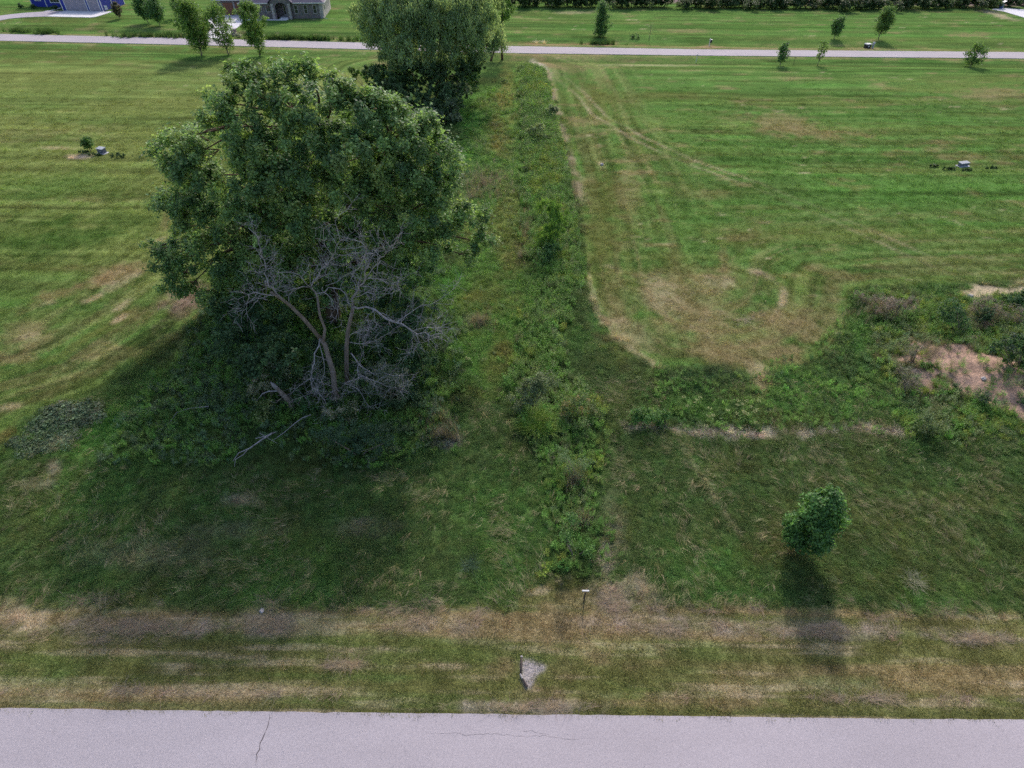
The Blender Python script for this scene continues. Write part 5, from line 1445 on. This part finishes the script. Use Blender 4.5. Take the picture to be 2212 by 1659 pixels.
for za, zb in ((330, 480), (520, 668)):
    d_ = MB().box(fx(za), fx(zb), GY - .06, GY - .002, 0, 2.3).build('garage_door', M_WOODD, hb)
    m3 = MB()
    for k in range(1, 5): m3.box(fx(za) + .05, fx(zb) - .05, GY - .085, GY - .061, 2.3 * k / 5 - .02, 2.3 * k / 5 + .02)
    m3.build('panel_ribs', M_WOODD, d_)
def quoin_col(x, w, y):
    m3 = MB()
    for k in range(8):
        ww = w * (1.0 if k % 2 else .72)
        m3.box(x - ww / 2, x + ww / 2, y - .06, y - .002, -.1 + k * .36, .23 + k * .36)
    m3.build('quoins', M_QUOIN, hb)
quoin_col(fx(1188), .55, -.65); quoin_col(fx(1450), .55, -.65); quoin_col(fx(1930), .6, 0); quoin_col(fx(500), .3, GY)
dr = MB().box(fx(1318), fx(1400), 1.52, 1.59, .1, 2.25).build('door', M_QUOIN, hb)
for za, zb in ((1326, 1350), (1366, 1392)):
    MB().box(fx(za), fx(zb), 1.505, 1.515, .55, 2.1).build('pane', M_DKGLASS, dr)
MB().box(fx(1270), fx(1410), -1.2, .6, 0, .14).box(fx(1285), fx(1400), -.6, 1.5, .14, .26).build('step', M_CONC, hb)
m3 = MB().box(.05, .12, 2.0, 2.8, 1.2, 2.1); sw = m3.build('window', M_WHITE, hb); MB().box(.118, .126, 2.08, 2.72, 1.28, 2.02).build('pane', M_GLASS, sw)
MB().tube([(-.05, -.12, EH - .1), (-.05, -.12, .3), (.25, -.35, .1), (.9, -.7, .06)], .05, 5).build('downspout', M_WHITE, hb)

# ---- blue house
o1, D1, A1 = frame_of((140.8, 22.8), (224.2, 24.6))
hs_ = thing('blue_house', 'bright blue house with white trim and two garage doors at the top left', 'house', (o1[0], o1[1], 0), rotz=A1)
gx_ = lambda z: (z - 1640) / 610.0 * D1
MB().box(gx_(1000), 0, 0, 8.4, -.2, 3.1).build('garage_wall', M_BLUE, hs_)
MB().box(gx_(350), gx_(1000) - .004, 3.4, 12, -.2, 3.1).build('wall', M_BLUE, hs_)
mr = MB(); hip_roof(mr, gx_(1000), 0, 0, 8.4, 3.1, .6); mr.build('roof', M_ROOF, hs_)
mr = MB(); hip_roof(mr, gx_(350), gx_(960), 3.4, 12, 3.104, .6); mr.build('roof', M_ROOF, hs_)
for za, zb in ((1070, 1395), (1438, 1597)):
    d_ = MB().box(gx_(za), gx_(zb), -.04, -.002, 0, 2.45).build('garage_door', M_GDOOR, hs_)
    m3 = MB()
    for k in range(1, 5): m3.box(gx_(za) + .04, gx_(zb) - .04, -.056, -.041, 2.45 * k / 5 - .012, 2.45 * k / 5 + .012)
    m3.build('panel_ribs', M_GDOOR, d_)
    m3 = MB().box(gx_(za) - .16, gx_(za) - .003, -.07, -.003, 0, 2.6).box(gx_(zb) + .003, gx_(zb) + .16, -.07, -.003, 0, 2.6).box(gx_(za) - .002, gx_(zb) + .002, -.07, -.003, 2.453, 2.6)
    m3.build('door_trim', M_WHITE, hs_)
for q in ((gx_(1000) - .03, gx_(1000) + .16, -.06, -.001), (-.16, .05, -.06, -.001), (.001, .05, 3.6, 3.8), (.001, .05, 8.2, 8.45), (gx_(350) - .03, gx_(350) + .16, 3.34, 3.398), (gx_(590) - .08, gx_(590) + .1, 3.34, 3.398)):
    MB().box(*q, -.1, 3.05).build('corner_trim', M_WHITE, hs_)
window_part(hs_, gx_(440), gx_(520), 1.25, 2.6, 3.4, bars=(2, 2), fw=.13)
window_part(hs_, gx_(680), gx_(825), .95, 2.6, 3.4, bars=(3, 1), fw=.14)

# ---- drives and paths
def flat(name, pts, mat, z=.03, th=.12):
    P = [G(u, v)[:2] for u, v in pts]
    o = MB().slab(P[::-1] if sum((P[i][0] * P[(i + 1) % len(P)][1] - P[(i + 1) % len(P)][0] * P[i][1]) for i in range(len(P))) < 0 else P, z - th, z).build(name, mat)
    tag(o, None, None, kind='structure'); return o
zb1 = lambda a, b: (a * .1367, b * .1367)
zb2 = lambda a, b: (432 + a * .1367, b * .1367)
flat('driveway', [zb1(*q) for q in [(1045, 172), (1640, 182), (1800, 184), (1720, 205), (1600, 245), (1510, 270), (1440, 279), (1100, 272), (745, 263)]], M_CONC, .06)
flat('driveway', [zb1(*q) for q in [(742, 263), (1040, 172), (960, 176), (690, 186), (400, 205), (200, 225), (0, 250), (-500, 330), (-500, 430), (0, 326), (150, 297), (400, 275)]], M_ASPH, .05)
flat('path', [zb1(*q) for q in [(690, 184), (800, 166), (975, 120), (985, 128), (830, 172), (760, 186)]], M_CONC, .07)
flat('driveway', [zb2(*q) for q in [(330, 229), (690, 232), (730, 330), (700, 352), (640, 398), (560, 462), (505, 540), (480, 618), (70, 600), (120, 515), (168, 440), (165, 390), (135, 340), (140, 310), (210, 264)]], M_CONC, .05)
flat('path', [zb2(*q) for q in [(735, 306), (1268, 309), (1290, 300), (1412, 300), (1365, 326), (735, 321)]], M_CONC, .06)
zb3 = lambda a, b: (1996 + a * .09766, b * .09766)
flat('driveway', [zb3(*q) for q in [(1500, 215), (1560, 190), (1750, 178), (2212, 215), (3200, 300), (3200, 640), (2212, 392), (1750, 255)]], M_CONC, .05)

# ------------------------------------------------------------------ small things
M_BLACK = mat_noise('black_metal', (.02, .02, .025), (.035, .035, .04), 5, .5, 0)
M_UTIL = mat_noise('pale_grey_enamel', (.36, .38, .42), (.43, .45, .49), 3, .45, 0)
M_UTILD = mat_noise('slate_enamel', (.12, .125, .18), (.16, .17, .22), 3, .5, 0)
M_RUST = mat_noise('dark_stake', (.05, .04, .04), (.09, .07, .065), 8, .8, .2)
M_PLAST = mat_noise('blue_plastic', (.03, .07, .24), (.04, .09, .30), 3, .5, 0)
M_REDB = mat_noise('pillar_brick', (.20, .15, .16), (.31, .25, .25), 6, .9, .4, 14)

def utility_box(label, base, w, d, h, rot, slope, vent=True):
    b = GZ(*base); o = thing('utility_box', label, 'utility box', b, rotz=rot)
    MB().prism([(-d / 2, -.05), (d / 2, -.05), (d / 2, h), (-d / 2, h - slope)], -w / 2, w / 2).build('cabinet', M_UTILD, o)
    l_ = MB().prism([(-d / 2 - .05, h - slope - .02), (-d / 2 - .05, h - slope + .05), (d / 2 + .05, h + .06), (d / 2 + .05, h - .01)], -w / 2 - .05, w / 2 + .05).build('lid', M_UTIL, o)
    MB().box(-d / 2 - .03, -d / 2 - .002, -w * .12, w * .12, h * .35, h * .5).build('latch', M_UTIL, o)
    MB().box(-d / 2 - .15, d / 2 + .15, -w / 2 - .15, w / 2 + .15, -.06, .05).build('base_pad', M_CONC, o)
    return o
utility_box('grey utility box with pale lid in the left field beside a sapling', (222, 331), .82, .5, .58, math.radians(72), .06)
utility_box('low dark utility box with a white lid in the right field', (2079, 359), 1.1, .42, .42, math.radians(106), .05)
for k, (bu, bv, r, lab) in enumerate([(205, 334, 12, 'weedy clump left of the grey utility box'), (255, 336, 14, 'weedy clump right of the grey utility box'), (180, 327, 9, 'dry weeds behind the sandy spot by the utility box'),
                                      (2050, 364, 12, 'weedy clump left of the low white-lidded box'), (2088, 367, 10, 'weedy clump in front of the low white-lidded box'), (2142, 363, 11, 'weedy clump right of the low white-lidded box'), (2018, 358, 8, 'dark weeds farthest left of the white-lidded box')]):
    shrub('weed_clump', lab, 'weeds', [(bu, bv - 1, r * .34), (bu + r * .9, bv - .5, r * .24), (bu - r * .9, bv - .5, r * .26), (bu + r * .45, bv, r * .22)], [[.055, .10, .04], [.08, .115, .055], [.045, .085, .035]], 400 + k, 600, .2, .09, stems=3)
young_tree('tiny sparse sapling beside the grey utility box in the left field', (196, 327), 296, 30, [[.05, .10, .03]], 81, 'sparse', trunk=.4, dens=.9)

def post(name, label, cat, base, topv, r=.04, mat=None):
    b = GZ(*base); h = AT(base[0], topv, b[1])[2] - b[2]
    return thing(name, label, cat, b), h
o, h = post('marker_post', 'white marker post with a dark box beyond the far road', 'post', (1532, 97.8), 83)
MB().box(-.06, .06, -.06, .06, -.1, h).build('post', M_WHITE, o); MB().box(.06, .36, -.12, .12, h * .45, h * .82).build('box', M_BLACK, o); MB().box(-.1, .4, -.14, .14, h * .82 + .002, h * .88).build('cap', M_WHITE, o)
o, h = post('marker_post', 'slim white post on the near side of the far road', 'post', (1504, 132.3), 117.5)
MB().tube([(0, 0, -.1), (0, 0, h * .9)], .05, 8).build('post', M_WHITE, o); MB().box(-.11, .11, -.05, .05, h * .88, h).build('cap', M_UTIL, o)
o, h = post('marker_stake', 'thin dark stake on the near side of the far road between two young trees', 'stake', (1715, 135), 124)
MB().tube([(0, 0, -.1), (.03, 0, h * .5), (.05, 0, h)], .035, 5).build('stake', M_RUST, o)
MB().box(-.1, .2, -.02, .02, h * .9, h).build('tab', M_RUST, o)
b = GZ(1873, 102.5); o = thing('utility_box', 'dark cabinet with a white lid beside the far road', 'utility box', b, rotz=.2)
MB().box(-.48, .48, -.35, .35, -.1, .62).build('cabinet', M_BLACK, o); MB().prism([(-.54, .6), (.54, .6), (.5, .74), (-.5, .74)], -.42, .42).build('lid', M_WHITE, o); MB().box(-.12, .1, -.37, -.352, .2, .45).build('notice', M_WHITE, o)
b = GZ(1884.5, 103.4); o = thing('pedestal', 'white round-topped service pedestal beside the dark cabinet', 'pedestal', b)
MB().tube([(0, 0, -.1), (0, 0, .72), (0, 0, .74), (0, 0, .95), (0, 0, 1.02)], [.17, .17, .23, .23, .14], 10).build('column', M_UTIL, o); MB().box(-.1, .1, -.26, -.2, .78, .9).build('hatch', M_WHITE, o)
# stake near the front
b = GZ(1261, 1300); hh = AT(1264, 1277, b[1])[2] - b[2]; o = thing('marker_stake', 'dark stake with a white crosspiece at the end of the weedy strip', 'stake', b)
MB().box(-.03, .03, -.02, .02, -.1, hh).build('stake', M_RUST, o); MB().box(-.16, .16, -.03, .03, hh + .002, hh + .06).build('crosspiece', M_WHITE, o)
# stick at the bare soil patch
o = ground_branch('bent_stick', 'dark bent stick with pale ends along the bare soil by the road', [[(1126.6, 1418.5), (1126, 1438), (1125, 1458)]], [(.045, .045)], .0, 9)
B9 = np.array(o.location)
o.children[0].data.materials[0] = M_RUST
MB().tube(np.array([G(1125, 1458, .1), G(1131, 1470, .1), G(1138, 1483, .06)]) - B9, [.04, .045, .06], 6).build('broken_end', M_RUST, o)
MB().tube(np.array([G(1124, 1456, .12), G(1129, 1466, .13)]) - B9, [.042, .042], 6).build('peeled_bark', M_DEAD, o)
MB().tube(np.array([G(1126.8, 1416.5, .11), G(1126.6, 1420, .11)]) - B9, [.05, .05], 6).build('sawn_tip', M_DEAD, o)
# white stones
def stone(label, base, r, seed):
    b = GZ(*base); rg8 = np.random.default_rng(seed)
    import bmesh
    bm = bmesh.new(); bmesh.ops.create_icosphere(bm, subdivisions=2, radius=r)
    for v_ in bm.verts:
        v_.co *= 1 + .18 * rg8.normal(); v_.co.z *= .7
    me = bpy.data.meshes.new('stone'); bm.to_mesh(me); bm.free(); me.materials.append(M_QUOIN)
    o = obj('stone', me, None, None, (b[0], b[1], b[2] + r * .35)); tag(o, label, 'stone'); return o
stone('small white stone at the top of the verge on the left', (566, 1320), .12, 501)
stone('pale stone on the bare pinkish soil', (2116, 831), .16, 502)
stone('pale rock beside the sandy strip on the right', (2096, 641), .22, 503)
stone('pale stone in the right field near the weedy strip', (1300, 356), .2, 504)
# brick pillar with lamp by the brick house drive
b = GZ(506.5, 74.8); o = thing('brick_pillar', 'brick driveway pillar with a lamp in front of the brick house', 'pillar', b)
MB().box(-.42, .42, -.42, .42, -.1, 1.25).build('shaft', M_REDB, o); MB().box(-.5, .5, -.5, .5, 1.25, 1.38).build('cap', M_QUOIN, o)
MB().tube([(-.1, 0, 1.38), (-.1, 0, 1.6)], .03, 6).tube([(-.1, 0, 1.6), (-.1, 0, 1.66), (-.1, 0, 1.85), (-.1, 0, 1.95)], [.06, .12, .1, .02], 8).build('lamp', M_BLACK, o)
shrub('shrub', 'small flowery bush at the foot of the brick pillar', 'shrub', [(512, 76, 5), (518, 77, 4)], [[.07, .11, .05], [.3, .3, .28]], 511, 500, .2, .13, stems=2)
# planting in front of the blue house
for k, (q, lab) in enumerate([((320, 100, 40), 'dark shrub at the left corner of the blue house'), ((520, 108, 40), 'dark shrub under the left window of the blue house'), ((850, 120, 42), 'shrub beside the path of the blue house'), ((985, 105, 30), 'dark shrub against the blue garage corner')]):
    shrub('shrub', lab, 'shrub', [(q[0] * .1367, q[1] * .1367, q[2] * .1367), ((q[0] + 30) * .1367, (q[1] + 8) * .1367, q[2] * .1)], S_DARK, 520 + k, 500, .22, .16, stems=2)
# patio chair beside the garage
b = GZ(232, 25.2); o = thing('patio_chair', 'white-cushioned black patio chair beside the blue garage', 'chair', (b[0], b[1], .06), rotz=.5)
for sx_ in (-.32, .32):
    for sy_ in (-.3, .3):
        MB().box(sx_ - .025, sx_ + .025, sy_ - .025, sy_ + .025, 0, .62 if sy_ < 0 else 1.05).build('leg', M_BLACK, o)
MB().box(-.29, .29, -.3, .27, .36, .5).build('seat', M_WHITE, o); MB().box(-.29, .29, .2, .28, .55, 1.02).build('backrest', M_WHITE, o)
for sx_ in (-.32, .32): MB().box(sx_ - .04, sx_ + .04, -.34, .34, .625, .665).build('armrest', M_BLACK, o)
# bin at the far right
b = GZ(*zb3(1690, 185)); o = thing('bin', 'small blue bin with a tilted white lid at the end of the far drive', 'bin', b)
MB().tube([(0, 0, .05), (0, 0, .8)], [.4, .5], 10).build('body', M_PLAST, o)
MB().prism([(-.55, .85), (.5, 1.5), (.54, 1.56), (-.6, .95)], -.45, .45).build('lid', M_WHITE, o)
# bare sapling in the far field
b = GZ(1402, 86); hs2 = AT(1402, 54, b[1])[2]; o = thing('bare_sapling', 'thin nearly leafless sapling in the far field', 'tree', b)
rg9 = np.random.default_rng(601); MB().tube([(0, 0, -.1), (.04, 0, hs2 * .5), (0, 0, hs2)], [.05, .04, .01], 6).build('trunk', M_BARKG, o, True)
m3 = MB()
for k in range(16):
    f = .4 + .55 * rg9.random(); a = rg9.random() * 6.28; l = .3 + .5 * rg9.random()
    m3.tube(curve([0, 0, hs2 * f], [math.cos(a) * l, math.sin(a) * l, hs2 * f + l * .9], rg9, 4, .08), np.linspace(.015, .005, 4), 4)
m3.build('branches', M_BARKG, o)
crown_obj('leaves', o, [(np.array(b) + [0, 0, hs2 * .75], .6)], 602, 160, .16, .08, [[.10, .13, .07]], M_LEAF, sub_r=.3)
shrub('weed_clump', 'low dark weed clump in the far field near the thin sapling', 'weeds', [(1370, 79, 6), (1378, 80, 4)], [[.05, .09, .04]], 603, 420, .25, .12, stems=2)
for k, (uu, vv, lab) in enumerate([(1160, 91, 'pale dry stalk tuft beyond the far road, left of two'), (1176, 91.5, 'pale dry stalk tuft beyond the far road, right of two')]):
    tussock(lab, (uu, vv + 1), .5, 1.1, [.42, .36, .26], 610 + k, 60, .03, 'dry_tuft')
